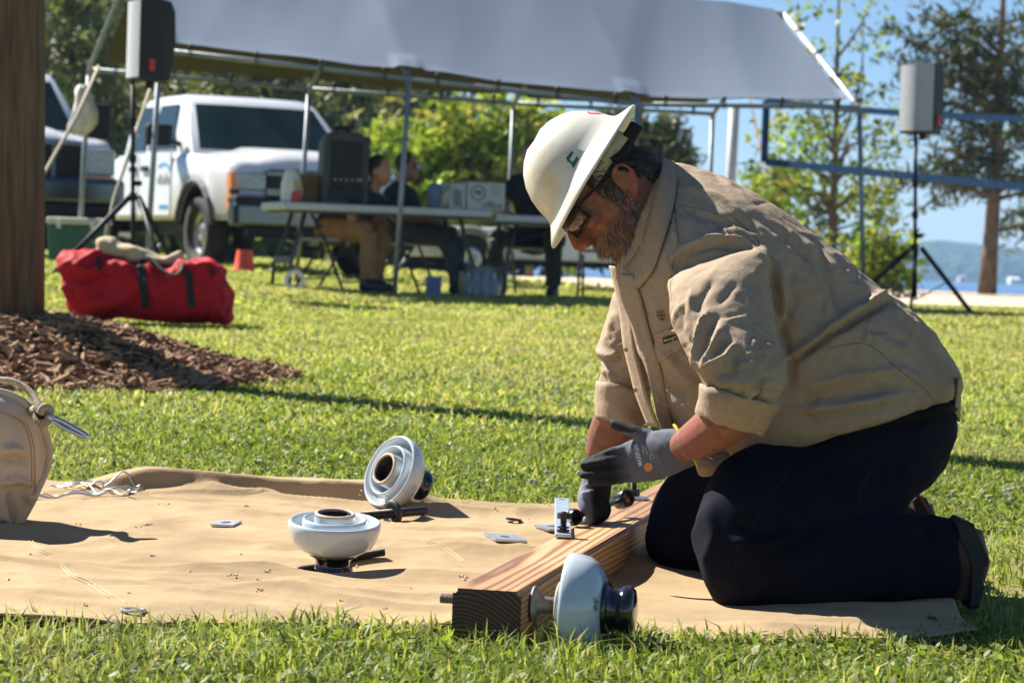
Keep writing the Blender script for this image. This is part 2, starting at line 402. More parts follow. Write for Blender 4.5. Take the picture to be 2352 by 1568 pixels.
while made < 7600:
    a = random.uniform(0, 2 * math.pi); d = math.sqrt(random.random()) * 1.03; x = MC[0] + MR * d * math.cos(a); y = MC[1] + MR * d * math.sin(a)
    hh, q = mound(np.array(x), np.array(y)); 
    if q > 1.0 and random.random() < .7: continue
    big = made < 300
    if big and (y > MC[1] - .25 or x < -1.95): continue        # the ones that show largest: the near flank of the mound
    p = Vector((x, y, Gf(x, y) + float(hh) + random.uniform(0, .012)))
    rot = Matrix.Rotation(random.uniform(0, 6.28), 4, 'Z') @ Matrix.Rotation(random.gauss(0, .35), 4, 'X') @ Matrix.Rotation(random.gauss(0, .3), 4, 'Y')
    s = random.uniform(1.1, 2.1) if big else random.uniform(.5, 1.25); i = random.randrange(14)
    if big:
        co = bpy.data.objects.new('chip', cmes[i]); C.objects.link(co); co.parent = bed; co.matrix_local = Matrix.Translation(p + Vector((0, 0, .006))) @ rot @ Matrix.Scale(s, 4)
    else:
        v, f = protos[i]; M4 = Matrix.Translation(p) @ rot @ Matrix.Scale(s, 4); k = random.choice((.5, .7, .9, 1.1, 1.5)) * random.uniform(.8, 1.2); rd = random.uniform(.92, 1.1)
        allv += [M4 @ Vector(t_) for t_ in v]; allf += [tuple(j + nv for j in t_) for t_ in f]; allc += [(k, k * rd, k * rd)] * len(v); nv += len(v)
    made += 1
me = pymesh('loose_chips', allv, allf); setcol(me, np.array(allc)); o = link('loose_chips', me, M_chip, bed); tag(o, kind='stuff')

# ------------------------------------------------------------------ grass
def in_mulch(x, y): return mound(x, y)[1] < .97
TARP_X0, TARP_X1 = -1.75, .80
def tarp_front(x): return np.interp(x, [-1.75, -.82, -.55, -.3, -.1, .25, .8], [3.93, 4.0, 4.1, 4.19, 4.2, 4.19, 4.27]) + .008 * np.sin(x * 9) + .006 * np.sin(x * 23 + 1)
def tarp_back(x): return 6.16 + .02 * np.sin(x * 3)
def on_tarp(x, y): return (x > TARP_X0) & (x < TARP_X1 - .02 - .06 * np.sin(y * 2)) & (y > tarp_front(x) + .035) & (y < tarp_back(x) - .05)
GREENS = np.array([[.15, .215, .032], [.23, .30, .045], [.30, .37, .07], [.115, .165, .034], [.42, .40, .14], [.52, .45, .24], [.19, .25, .075]])
def blades(n, y0, y1, h0, h1, w0, cols_p, spread=1.0, xpad=.25, lean=.55):
    d = np.sqrt(rng.random(n) * (y1 ** 2 - y0 ** 2) + y0 ** 2)
    u = (rng.random(n) * 2 - 1) * (.205 + xpad / d); x = u * d; y = d
    k = ~(on_tarp(x, y) | in_mulch(x, y) | ((x > 1.9) & (y > sand_edge(x) + .15)) | ((x <= 1.9) & (x > -.5) & (y > sand_edge(2.2) + (2.2 - x) * 7))); x, y = x[k], y[k]; n = len(x)
    cl = np.array([noise.noise(Vector((a * 3.1, b * 3.1, .3))) for a, b in zip(x[::1], y[::1])]) if n < 60000 else np.sin(x * 4.3 + 1.3 * np.sin(y * 3.7)) * np.sin(y * 2.9 + x) * .5
    h = (h0 + (h1 - h0) * rng.random(n) ** 2.2) * (1 + .5 * cl); a = rng.random(n) * 2 * np.pi
    L = np.abs(rng.normal(0, lean, n)) * h; w_ = w0 * (.6 + .8 * rng.random(n))
    z = G(x, y) - .004; dx, dy = np.cos(a), np.sin(a); b = rng.random(n) * 2 * np.pi; px_, py_ = np.cos(b) * w_, np.sin(b) * w_
    V = np.empty((n, 5, 3))
    V[:, 0] = np.stack([x - px_, y - py_, z], 1); V[:, 1] = np.stack([x + px_, y + py_, z], 1)
    mx, my = x + dx * L * .35, y + dy * L * .35
    V[:, 2] = np.stack([mx + px_ * .85, my + py_ * .85, z + h * .6], 1); V[:, 3] = np.stack([mx - px_ * .85, my - py_ * .85, z + h * .6], 1)
    V[:, 4] = np.stack([x + dx * L * 1.2, y + dy * L * 1.2, z + h * (1 - .2 * np.clip(L / h, 0, 2))], 1)
    i0 = (np.arange(n) * 5)[:, None]; F = np.concatenate([i0 + np.array([[0, 1, 2]]), i0 + np.array([[0, 2, 3]]), i0 + np.array([[3, 2, 4]])], 0)
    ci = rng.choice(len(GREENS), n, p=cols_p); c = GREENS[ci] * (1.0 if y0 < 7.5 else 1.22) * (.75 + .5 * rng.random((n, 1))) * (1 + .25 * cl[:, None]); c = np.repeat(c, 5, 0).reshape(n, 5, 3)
    dry = np.clip(.9 * (np.sin(x * 1.9 + 2.1 * np.sin(y * .8 + x * .3)) * np.sin(y * 1.25 + 1.4 * np.sin(x * 1.1)) + .35 * np.sin(x * 5.3 + y * 3.1)), 0, 1) * .6
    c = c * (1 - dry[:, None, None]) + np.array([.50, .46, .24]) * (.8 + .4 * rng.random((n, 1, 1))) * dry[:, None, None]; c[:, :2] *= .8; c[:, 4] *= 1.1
    return V.reshape(-1, 3), F, c.reshape(-1, 3)
def leaflets(n, y0, y1, s0, s1, z0, z1):
    """clover and broad-leaf ground cover: small rounded leaves"""
    d = np.sqrt(rng.random(n) * (y1 ** 2 - y0 ** 2) + y0 ** 2); u = (rng.random(n) * 2 - 1) * (.205 + .2 / d); x = u * d; y = d
    k = ~(on_tarp(x, y) | in_mulch(x, y)); x, y = x[k], y[k]; n = len(x)
    z = G(x, y) + z0 + (z1 - z0) * rng.random(n); s = s0 + (s1 - s0) * rng.random(n); a = rng.random(n) * 6.283; tx, ty = rng.normal(0, .45, n), rng.normal(0, .45, n)
    ang = np.array([0, 1.05, 2.1, 3.14, 4.2, 5.24]); V = np.empty((n, 6, 3))
    for j, g in enumerate(ang):
        r_ = s * (1.15 if j in (0, 3) else .8); ex, ey = np.cos(g + a) * r_, np.sin(g + a) * r_
        V[:, j] = np.stack([x + ex, y + ey, z + ex * tx + ey * ty], 1)
    i0 = (np.arange(n) * 6)[:, None]; F = np.concatenate([i0 + np.array([[0, 1, 2]]), i0 + np.array([[0, 2, 3]]), i0 + np.array([[0, 3, 4]]), i0 + np.array([[0, 4, 5]])], 0)
    base = np.array([[.135, .205, .032], [.20, .275, .042], [.27, .34, .06], [.105, .16, .035], [.35, .29, .12]])
    c = base[rng.choice(5, n, p=[.3, .3, .22, .13, .05])] * .92 * (.75 + .5 * rng.random((n, 1))); return V.reshape(-1, 3), F, np.repeat(c, 6, 0)
M_grass = leafmat('grass_blade', trans=.52, rough=.5, gloss=.05)
def add_grass(name, parts, lab):
    vs_, fs_, cs_ = [], [], []; n = 0
    for v, f, c in parts: vs_.append(v); fs_.append(f + n); cs_.append(c); n += len(v)
    o = link(name, npmesh(name, np.concatenate(vs_), np.concatenate(fs_), np.concatenate(cs_)), M_grass); tag(o, lab, 'grass', kind='stuff')
pn = [.18, .25, .2, .12, .13, .08, .04]; pf = [.06, .16, .24, .05, .25, .2, .04]
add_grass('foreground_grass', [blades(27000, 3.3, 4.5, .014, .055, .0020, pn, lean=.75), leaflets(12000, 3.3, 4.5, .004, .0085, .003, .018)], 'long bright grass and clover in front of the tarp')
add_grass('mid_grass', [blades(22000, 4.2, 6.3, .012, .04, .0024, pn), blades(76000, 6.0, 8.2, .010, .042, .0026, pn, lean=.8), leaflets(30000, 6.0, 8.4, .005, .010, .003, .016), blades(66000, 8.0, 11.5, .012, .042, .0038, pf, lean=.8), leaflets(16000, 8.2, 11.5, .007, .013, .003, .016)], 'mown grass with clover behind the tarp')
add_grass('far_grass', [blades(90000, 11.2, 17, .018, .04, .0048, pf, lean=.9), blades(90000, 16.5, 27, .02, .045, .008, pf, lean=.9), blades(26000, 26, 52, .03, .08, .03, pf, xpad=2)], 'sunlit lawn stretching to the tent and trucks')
# white clover flower heads: individuals
M_clov = mat('clover_white', (.46, .42, .33), (.62, .58, .50), scale=300, rough=.9)
fm = MB()
for q_ in range(9): fm.ell((random.gauss(0, .0028), random.gauss(0, .0028), random.gauss(.001, .0018)), (.0022, .0022, .0032), n=5, m=4)
fm.tube([(0, 0, -.03), (0, 0, 0)], .0006, n=4); fme = fm.mesh('clover_flower'); fme.materials.append(M_clov); fme.polygons.foreach_set('use_smooth', [True] * len(fme.polygons))
spots = [(2230, 1165, 120, 40, 34), (2300, 1120, 60, 40, 14), (1250, 900, 170, 60, 40), (1380, 980, 110, 60, 16), (1250, 1110, 160, 40, 12), (1150, 850, 200, 60, 14)]
for cx_, cy_, sx_, sy_, k_ in spots:
    for _ in range(k_):
        px, py = random.gauss(cx_, sx_ * .45), random.gauss(cy_, sy_ * .45); d = ray(px, py); 
        if d.z > -.02: continue
        Y = 7.0
        for _i in range(12): Y = (CAM.z - Gf((d.x / d.y) * Y, Y) - .025) / (-d.z / d.y)
        X = d.x / d.y * Y
        if not (6.5 < Y < 12): continue
        fo = bpy.data.objects.new('clover_flower', fme); C.objects.link(fo); fo.location = (X, Y, Gf(X, Y) + random.uniform(.014, .03)); s = random.uniform(.7, 1.25); fo.scale = (s, s, s); fo.rotation_euler = (random.uniform(-.5, .5), random.uniform(-.5, .5), 0)
        tag(fo, 'round white clover flower head in the sunny lawn', 'flower', 'white clover flowers scattered over the lawn')
# ================================================================== trees
M_bark = mat('pine_bark', (.10, .07, .05), (.19, .13, .09), scale=9, rough=.95, bump=1, bscale=25, bdist=.05, stretch=(1, 1, .35))
M_leaf = leafmat('tree_leaf', trans=.45, rough=.5, gloss=.05)
M_needle = leafmat('pine_needle', trans=.25, rough=.55, gloss=.04, tt=(1, 1, .7))
def leafcloud(cen, per, spread, size, cols, aspect=.6, droop=0):
    cen = np.asarray(cen); n = len(cen) * per; c = np.repeat(cen, per, 0) + rng.normal(0, 1, (n, 3)) * spread * np.array([1, 1, .7])
    a = rng.normal(0, 1, (n, 3)); a[:, 2] -= droop; a /= np.linalg.norm(a, axis=1)[:, None]; b = np.cross(a, rng.normal(0, 1, (n, 3))); b /= np.linalg.norm(b, axis=1)[:, None]
    s = size * (.6 + .8 * rng.random((n, 1))); V = np.empty((n, 4, 3)); V[:, 0] = c - a * s; V[:, 1] = c + b * s * aspect; V[:, 2] = c + a * s; V[:, 3] = c - b * s * aspect
    i0 = (np.arange(n) * 4)[:, None]; F = i0 + np.array([[0, 1, 2, 3]]); cols = np.asarray(cols)
    cc = np.repeat(cols[rng.integers(0, len(cols), len(cen))] * (.7 + .6 * rng.random((len(cen), 1))), per, 0) * (.8 + .4 * rng.random((n, 1)))
    return V.reshape(-1, 3), F, np.repeat(cc, 4, 0)
def limb(mb, p0, p1, r0, r1, bend=.12, n=7):
    p0, p1 = Vector(p0), Vector(p1); L = (p1 - p0).length; pts = []
    o = Vector((random.gauss(0, 1), random.gauss(0, 1), random.gauss(0, .5))) * L * bend
    for i in range(6):
        t = i / 5; pts.append(p0.lerp(p1, t) + o * math.sin(math.pi * t))
    mb.tube(pts, [r0 + (r1 - r0) * i / 5 for i in range(6)], n=n); return pts
BROAD = [(.18, .28, .03), (.26, .36, .042), (.34, .43, .06), (.12, .18, .03), (.36, .33, .09)]
PINE = [(.045, .065, .018), (.065, .085, .022), (.09, .105, .028), (.03, .045, .015), (.12, .12, .035)]
def tree(name, px, Y, top_py, lab, cat='tree', group=None, kind='broad', blobs=None, trunk=.12, cl=140, per=26, spread=.28, size=.10, cols=BROAD, lean=0, branches=None, base_z=None, low=.25):
    """blobs: (px, py, rx_m, ry_m, rz_m, share); trunk stands at (px, Y) on the ground"""
    b = P(px, 640, Y); X = b.x; z0 = Gf(X, Y) if base_z is None else base_z; H = P(px, top_py, Y).z - z0
    root = empty(name, (X, Y, z0 - .02), lab, cat, group); mb = MB()
    tp = [(lean * t * H * .1 + .03 * H * .15 * math.sin(t * 5), .02 * math.sin(t * 7), t * H) for t in np.linspace(0, 1, 9)]
    mb.tube(tp, [trunk * (1.12 if i == 0 else 1) * (1 - .85 * i / 8) for i in range(9)], n=10)
    cen = []
    def at(h): 
        t = h / H; return Vector((lean * t * H * .1, 0, h))
    if branches:
        for bx, by, dY, hb in branches:
            e = P(bx, by, Y + dY) - Vector((X, Y, z0)); s = at(max(.3, hb if hb else e.z * .85)); pts = limb(mb, s, e, trunk * .35, trunk * .06, bend=.06)
            for q in pts[2:]: cen += [q + Vector((random.gauss(0, .22), random.gauss(0, .3), random.gauss(.08, .14))) for _ in range(3)]
    if blobs:
        tot = sum(x[5] for x in blobs)
        for bx, by, rx, ry, rz, sh in blobs:
            c = P(bx, by, Y) - Vector((X, Y, z0)); k = int(cl * sh / tot)
            for _ in range(k):
                d = Vector((random.gauss(0, 1), random.gauss(0, 1), random.gauss(0, 1))).normalized() * (random.random() ** .45)
                cen.append(c + Vector((d.x * rx, d.y * ry, d.z * rz)))
            for _ in range(max(3, int(7 * sh))):
                d = Vector((random.gauss(0, .6), random.gauss(0, .6), random.gauss(.1, .5)))
                e = c + Vector((d.x * rx, d.y * ry, d.z * rz)); limb(mb, at(max(.2, min(e.z * .75, H * .8))), e, trunk * .3, trunk * .05)
    mb.build('trunk', M_bark, root, smooth=True)
    if kind == 'pine': V, F, c_ = leafcloud(cen, per, spread, size, cols, aspect=.22)
    else: V, F, c_ = leafcloud(cen, per, spread, size, cols, droop=.3)
    link('crown', npmesh('crown', V, F, c_), M_needle if kind == 'pine' else M_leaf, root)
    return root
g = 'pines standing behind the parked trucks'
pines = [(-40, 62, -160), (70, 74, -260), (150, 58, -60), (235, 70, -40), (330, 80, -220), (430, 64, -140), (520, 76, -260), (610, 60, -100), (700, 72, -200), (790, 66, -120), (880, 82, -200), (960, 70, -60)]
for i, (px, Y, top) in enumerate(pines):
    s = 75 / Y
    tree('pine_tree', px, Y, top, 'olive green pine in the thick wood behind the parked trucks', group=g, kind='pine', trunk=.2, cl=150, per=24, spread=.36, size=.26, cols=[(.12, .15, .035), (.20, .23, .055), (.29, .30, .08), (.08, .10, .028), (.36, .34, .11)],
         blobs=[(px, 520, 2.2, 2, 1.6, 1), (px + random.randint(-40, 40), 400, 2.2, 2, 1.6, 1.3), (px + random.randint(-40, 40), 260, 2.0, 2, 1.5, 1.2), (px + random.randint(-30, 30), 130, 1.6, 1.6, 1.4, 1), (px, 10, 1.3, 1.3, 1.4, .8)])
# low thicket under the pines
cen = []
for _ in range(420):
    px = random.uniform(-200, 1330); Y = random.uniform(52, 66); p = P(px, random.uniform(470, 590), Y); cen.append((p.x, p.y, max(p.z, Gf(p.x, p.y) + .2)))
V, F, c_ = leafcloud(cen, 26, .4, .26, [(.07, .09, .025), (.13, .15, .04), (.17, .18, .05), (.05, .06, .02)])
o = link('thicket', npmesh('thicket', V, F, c_), M_leaf); tag(o, 'dark thicket under the pines behind the trucks', 'thicket', kind='stuff')
tree('young_tree', 1075, 40, 215, 'bright green leafy young tree behind the folding tables', kind='broad', trunk=.09, cl=200, per=24, spread=.17, size=.085,
     blobs=[(1075, 300, .9, .8, .6, 1), (960, 330, .6, .7, .6, .8), (1180, 310, .6, .7, .6, .7), (1050, 420, 1.0, .9, .6, 1.2), (950, 440, .5, .6, .5, .6), (1190, 430, .6, .7, .5, .8)])
tree('young_tree', 1215, 47, 205, 'yellow green sapling behind the canopy post, paler and thinner', kind='broad', trunk=.08, cl=90, per=22, spread=.2, size=.09,
     blobs=[(1215, 300, .6, .7, .8, 1), (1280, 400, .7, .7, .7, 1)])
tree('young_tree', 1905, 46, -60, 'tall bright green tree beside the volleyball net', kind='broad', trunk=.10, cl=200, per=13, spread=.16, size=.07, branches=[(1790, 40, .3, 2.5), (1980, 30, -.2, 2.5), (1850, 150, .2, 2.5)],
     blobs=[(1880, 40, 1.0, .6, .7, .20), (1880, 180, 1.0, .6, .7, .35), (1840, 320, 1.0, .7, .7, 1.0), (1900, 430, 1.1, .8, .7, 1.4), (1800, 470, .7, .6, .6, .8), (2000, 430, .6, .6, .7, .8), (1950, 560, 1.1, .8, .7, 1.6), (2020, 300, .5, .5, .6, .4)])
tree('young_tree', 1780, 47, 330, 'low leafy sapling left of the tall green tree by the net', kind='broad', trunk=.06, cl=80, per=20, spread=.18, size=.08,
     blobs=[(1770, 430, .5, .5, .6, 1), (1790, 540, .6, .5, .6, 1)])
tree('pine_tree', 1452, 60, -70, 'dark pine showing beside the white hard hat above the lake', kind='pine', trunk=.18, cl=60, per=20, spread=.2, size=.2, cols=PINE, branches=[(1560, 340, 0, None), (1530, 290, .5, None), (1575, 365, .4, None), (1490, 300, 0, None), (1400, 310, .3, None), (1380, 280, 0, None), (1510, 320, .2, None), (1440, 0, 0, None), (1380, -10, 0, None), (1350, 8, .5, None), (1500, -30, 0, None)])
br = [(2040, 70, 0, None), (2070, 130, .6, None), (2110, 30, -.5, None), (2160, 60, .4, None), (2200, 20, 0, None), (2230, 110, -.6, None), (2120, 190, .3, None), (2190, 170, 0, None), (2030, 190, .2, None), (2080, 240, 0, None),
      (2390, 60, 0, None), (2370, 140, .4, None), (2360, 230, -.3, None), (2250, 210, .3, None), (2200, 260, 0, None), (2350, 320, .3, None), (2400, 280, 0, None), (2225, 330, .2, None), (2120, 330, .1, None), (2180, 390, -.3, None), (2060, 400, .2, None), (2120, 450, .1, 3.2), (2010, 470, -.1, 3.0), (2200, 455, .3, 2.9), (2075, 500, .2, 2.8), (2380, 420, 0, None), (2400, 510, .3, None), (2340, 400, -.5, None), (2290, 60, .5, None), (2310, 260, -.5, None), (2280, 380, -.4, None), (2150, 110, .3, None), (2260, 150, -.4, None), (2330, 190, .5, None)]
tree('pine_tree', 2268, 50, -160, 'large dark pine with bare trunk rising from the sand by the lake', kind='pine', trunk=.175, cl=10, per=14, spread=.13, size=.125, cols=PINE, branches=br, lean=.18)
tree('pine_tree', 2440, 54, -160, 'pine at the sandy shore behind the loudspeaker, trunk out of sight', kind='pine', trunk=.22, cl=10, per=14, spread=.17, size=.14, cols=PINE, branches=[(2340, 40, 0, None), (2350, 130, 0, None), (2360, 480, 0, None), (2330, 560, .3, 2.0), (2380, 350, 0, None), (2345, 300, .4, None)])
# reed clumps by the shore left of the tripod
cen = [tuple(P(random.gauss(2020, 28), random.uniform(545, 665), 33)) for _ in range(70)]
root = empty('shore_bush', (P(2020, 640, 33).x, 33, Gf(P(2020, 640, 33).x, 33)), 'green bush at the edge of the sand behind the kneeling man', 'bush')
V, F, c_ = leafcloud(np.array(cen) - np.array(root.location), 18, .13, .06, BROAD); link('foliage', npmesh('foliage', V, F, c_), M_leaf, root)
mb = MB()
for c in cen[::6]: mb.tube([(0, 0, -.02), (Vector(c) - root.location) * .5 + Vector((.02, 0, .1)), Vector(c) - root.location], [.012, .008, .003], n=6)
mb.build('stem', M_bark, root)
# ================================================================== vehicles
M_carw = mat('white_car_paint', (.72, .72, .70), (.68, .68, .665), scale=3, rough=.28, coat=.5)
M_trim = mat('black_plastic', (.007, .007, .008), (.012, .012, .012), scale=40, rough=.55, spec=.3)
M_tyre = mat('tyre_rubber', (.016, .015, .014), (.035, .03, .026), scale=30, rough=.85, bump=.4, bscale=80)
M_rim = mat('steel_rim', (.55, .55, .55), (.4, .4, .4), scale=20, rough=.3, metal=.9)
M_chrome = mat('chrome', (.12, .13, .125), rough=.14, metal=1)  # dark greenish base colour stands in for reflected trees and grass
M_glass = mat('car_glass', (.010, .022, .020), (.02, .035, .03), scale=3, rough=.12, spec=.25)
M_amber = mat('amber_lens', (.75, .22, .03), rough=.2, coat=.5)
M_lens = mat('headlight_lens', (.36, .38, .38), (.18, .2, .2), scale=40, rough=.1, coat=1)
M_blue = mat('blue_print', (.06, .36, .62), rough=.5)
def pickup(name, loc, fwd, label, style):
    ang = math.atan2(fwd[1], fwd[0]); t = empty(name, loc, label, 'truck', rz=ang)
    HW = 1.0; fr = .92
    def arch(cx, r, z0):
        return [(cx + r * math.cos(a), max(z0, .42 + r * math.sin(a))) for a in np.linspace(math.pi * .97, math.pi * .03, 11)]
    hood = 1.24 if style == 'a' else 1.30
    # body lofted along its length: rounded shoulders, wheel openings cut from below
    tx = [-4.88, -2.80, -2.77, -.42, -.2, fr - .3, fr - .12, fr - .03, fr]; tzv = [hood - .03, hood - .03, hood + .02, hood + .02, hood, hood - .05, hood - .08, hood - .15, hood - .25]
    def zbot(x):
        for cx_ in (0, -3.66):
            d = abs(x - cx_)
            if d < .5: return max(.54, .42 + math.sqrt(.25 - d * d))
        return .54
    xsn = sorted(set(list(np.round(np.linspace(-4.88, fr, 45), 3)) + [round(cx_ + .4999 * math.cos(q), 4) for cx_ in (0, -3.66) for q in np.linspace(0, math.pi, 19)] + [-.501, .501, -4.161, -3.159, fr - .03, fr - .12, -2.80, -2.77]))
    rgb = []
    for x in xsn:
        hw_ = HW * float(np.interp(x, [-4.88, .4, fr - .12, fr], [1, 1, .94, .86])); zt = float(np.interp(x, tx, tzv)); zb = zbot(x); sd = [(hw_ * .97, zb), (hw_, min(zb + .06, zt - .2)), (hw_, zt - .19), (hw_ * .985, zt - .08), (hw_ * .95, zt - .022), (hw_ * .86, zt)]
        rgb.append([Vector((x, y, z)) for y, z in sd] + [Vector((x, -y, z)) for y, z in reversed(sd)])
    body = MB().rings(rgb).build('body', M_carw, t, smooth=True); autosmooth(body, 50)
    hr = []
    for x_, dz_, w_ in ((fr - .02, -.17, .80), (fr - .08, -.07, .84), (fr - .22, -.01, .86), (.35, .035, .87), (0, .06, .87), (-.35, .075, .86)):
        hr.append([Vector((x_, y_ * w_, hood + dz_ - .09 * abs(y_) ** 3 + (.03 if abs(y_) < .55 else 0) * (x_ < fr - .1))) for y_ in np.linspace(-1, 1, 15)] + [Vector((x_, w_, hood - .25)), Vector((x_, -w_, hood - .25))])
    ho = MB().rings(hr).build('hood', M_carw, t, smooth=True); autosmooth(ho, 50)
    # cab
    z0, z1 = hood, 1.93 if style == 'a' else 2.02
    rg = []
    for z, xf, xb, hw in ((z0 - .03, -.30, -2.62, .93), (z0 + .25, -.60, -2.58, .88), (z1 - .10, -.98, -2.42, .755), (z1 - .03, -1.10, -2.36, .72), (z1, -1.30, -2.2, .64)):
        rg.append([Vector((xf, -hw, z)), Vector((xf + .07, -hw * .5, z)), Vector((xf + .09, 0, z)), Vector((xf + .07, hw * .5, z)), Vector((xf, hw, z)), Vector(((xf + xb) / 2, hw * 1.01, z)), Vector((xb, hw, z)), Vector((xb, -hw, z)), Vector(((xf + xb) / 2, -hw * 1.01, z))])
    cabo = MB().rings(rg).build('cab', M_carw, t, smooth=True, bevel=.03)
    def lerp3(a, b, u): return a + (b - a) * u
    def pane(name, pts, off=.012):
        c = [Vector(p) for p in pts]; nrm = (c[1] - c[0]).cross(c[2] - c[0]).normalized(); cen = sum(c, Vector()) / len(c)
        if nrm.dot(cen - Vector((-1.5, 0, 1.6))) < 0: nrm = -nrm; c.reverse()
        MB().add([p + nrm * off for p in c] + [p - nrm * .03 for p in c], [tuple(range(len(c)))] + [tuple(reversed(range(len(c), 2 * len(c))))] + [(i, (i + 1) % len(c), len(c) + (i + 1) % len(c), len(c) + i) for i in range(len(c))]).build(name, M_glass, t)
    zl, zh = z0 + .06, z1 - .13
    def xf(z): return np.interp(z, [z0 - .03, z0 + .25, z1 - .1], [-.30, -.60, -.98])
    def hw(z): return np.interp(z, [z0 - .03, z0 + .25, z1 - .1], [.93, .88, .755])
    # windshield in three facets following the cab
    for ya, yb, da, db in ((-.9, -.5, 0, .07), (-.5, 0, .07, .09), (0, .5, .09, .07), (.5, .9, .07, 0)):
        pane('windshield', [(xf(zl) + da, ya * hw(zl), zl), (xf(zl) + db, yb * hw(zl), zl), (xf(zh) + db, yb * hw(zh), zh), (xf(zh) + da, ya * hw(zh), zh)], .015)
    for s in (-1, 1):
        pane('side_window', [(-.85, s * hw(zl), zl), (-1.72, s * hw(zl), zl), (-1.72, s * hw(zh), zh), (-1.18, s * hw(zh), zh)], .03)
        pane('side_window', [(-1.86, s * hw(zl), zl), (-2.46, s * (hw(zl) - .01), zl), (-2.32, s * hw(zh), zh), (-1.86, s * hw(zh), zh)], .03)
        d = MB().box((-1.28, s * (HW - .002), .92), (.52, .012, .34)).build('door', M_carw, t, bevel=.01); MB().box((-.3, s * .02, .18), (.09, .02, .028)).build('handle', M_trim, d).location = (-1.28, s * HW, .92)
        d.location = (0, 0, 0)
        d2 = MB().box((-2.18, s * (HW - .002), .92), (.34, .012, .34)).build('door', M_carw, t, bevel=.01); MB().box((0, s * .02, .18), (.09, .02, .028)).build('handle', M_trim, d2).location = (-1.98, s * HW, .92)
        m_ = MB().box((0, 0, 0), (.07, .15, .19 if style == 'b' else .12)).build('mirror', M_trim, t, bevel=.04); m_.location = (-.75, s * 1.16, z0 + .2)
        MB().tube([(0, -s * .12, -.05), (-.02, -s * .3, -.1)], .03, n=6).build('mirror_arm', M_trim, m_)
        # lamps
        if style == 'a':
            MB().box((fr - .055, s * .74, hood - .42), (.05, .20, .22)).build('lamp_housing', M_trim, t, bevel=.02)
            hl = MB().box((fr - .03, s * .76, hood - .30), (.05, .19, .095)).build('headlight', M_lens, t, bevel=.02); MB().box((fr - .035, s * .935, hood - .30), (.06, .035, .085)).build('turn_signal', M_amber, hl)
            h2 = MB().box((fr - .02, s * .76, hood - .51), (.05, .19, .085)).build('headlight', M_lens, t, bevel=.02); MB().box((fr - .03, s * .935, hood - .51), (.06, .035, .08)).build('turn_signal', M_amber, h2)
        else:
            hl = MB().box((fr - .02, s * .78, hood - .30), (.05, .16, .13)).build('headlight', M_lens, t, bevel=.02); MB().box((fr - .02, s * .78, hood - .49), (.05, .16, .05)).build('turn_signal', M_amber, hl)
        MB().tube([(x, s * (HW + .012), z) for x, z in sorted(arch(0, .53, .5))], .032, n=8).build('wheel_flare', mat('flare_grey', (.09, .09, .10), rough=.6), t)
        MB().tube([(x, s * (HW + .012), z) for x, z in sorted(arch(-3.66, .53, .5))], .04, n=8).build('wheel_flare', M_carw, t)
        for xw in (0, -3.66):
            wl = empty('wheel', (xw, s * .86, .40)); wl.parent = t
            rot = Matrix.Rotation(math.pi / 2 * s, 3, 'X')
            MB().lathe([(.24, -.11), (.36, -.125), (.395, -.09), (.40, 0), (.395, .09), (.36, .125), (.24, .11)], rot=rot, n=28, closed=True).build('tyre', M_tyre, wl, smooth=True)
            MB().lathe([(.02, .0), (.03, -.08), (.10, -.06), (.14, -.02), (.20, -.05), (.245, -.10), (.245, .1), (.02, .1)], rot=rot, n=24).build('rim', M_rim, wl, smooth=True)
    for xw in (0, -3.66):
        al, bl_ = arch(xw, .492, .5), arch(xw, .465, .5)
        MB().rings([[Vector((p_[0], -.985, p_[1])), Vector((p_[0], .985, p_[1])), Vector((q_[0], .985, q_[1])), Vector((q_[0], -.985, q_[1]))] for p_, q_ in zip(al, bl_)]).build('wheel_well', M_trim, t)
        MB().box((xw, 0, .66), (.44, .70, .22)).build('wheel_well', M_trim, t)
    # grille and bumper
    if style == 'a':
        g_ = MB().box((fr + .0, 0, hood - .40), (.035, .58, .235)).build('grille', M_trim, t, bevel=.02)
        MB().box((fr + .035, 0, hood - .40), (.02, .59, .045)).build('crossbar', M_chrome, g_, bevel=.012)
        MB().box((fr + .06, 0, hood - .40), (.012, .10, .03)).build('badge', mat('gold_badge', (.6, .42, .1), rough=.3, metal=.6), g_)
        for s in (-1, 1): MB().box((fr + .03, 0, hood - .40 + s * .19), (.02, .59, .02)).build('grille_frame', M_chrome, g_)
        bp = MB().box((fr + .08, 0, .60), (.12, .98, .13)).build('bumper', M_chrome, t, bevel=.05, seg=3)
        MB().box((fr + .085, 0, .745), (.125, .975, .04)).build('bumper_pad', M_trim, bp, bevel=.02)
        MB().box((fr + .05, 0, .44), (.08, .8, .07)).build('air_dam', M_trim, bp, bevel=.02)
    else:
        g_ = MB().box((fr + .0, 0, hood - .36), (.04, .58, .23)).build('grille', M_trim, t, bevel=.02)
        for s in (-1, 1):
            MB().box((fr + .04, s * .60, hood - .36), (.03, .03, .25)).build('grille_frame', M_chrome, g_, bevel=.01)
            MB().box((fr + .04, s * .30, hood - .36), (.02, .02, .22)).build('grille_bar', M_chrome, g_, bevel=.01)
            MB().box((fr + .04, 0, hood - .36 + s * .24), (.03, .61, .025)).build('grille_frame', M_chrome, g_, bevel=.01)
        for k in range(4): MB().box((fr + .035, 0, hood - .50 + k * .09), (.015, .56, .012)).build('grille_slat', M_trim, g_)
        bp = MB().box((fr + .10, 0, .70), (.13, 1.0, .13)).build('bumper', M_chrome, t, bevel=.05, seg=3)
        MB().box((fr + .10, 0, .50), (.10, .92, .08)).build('air_dam', M_trim, bp, bevel=.02)
        MB().box((fr + .235, -.2, .66), (.006, .16, .08)).build('number_plate', M_white, bp)
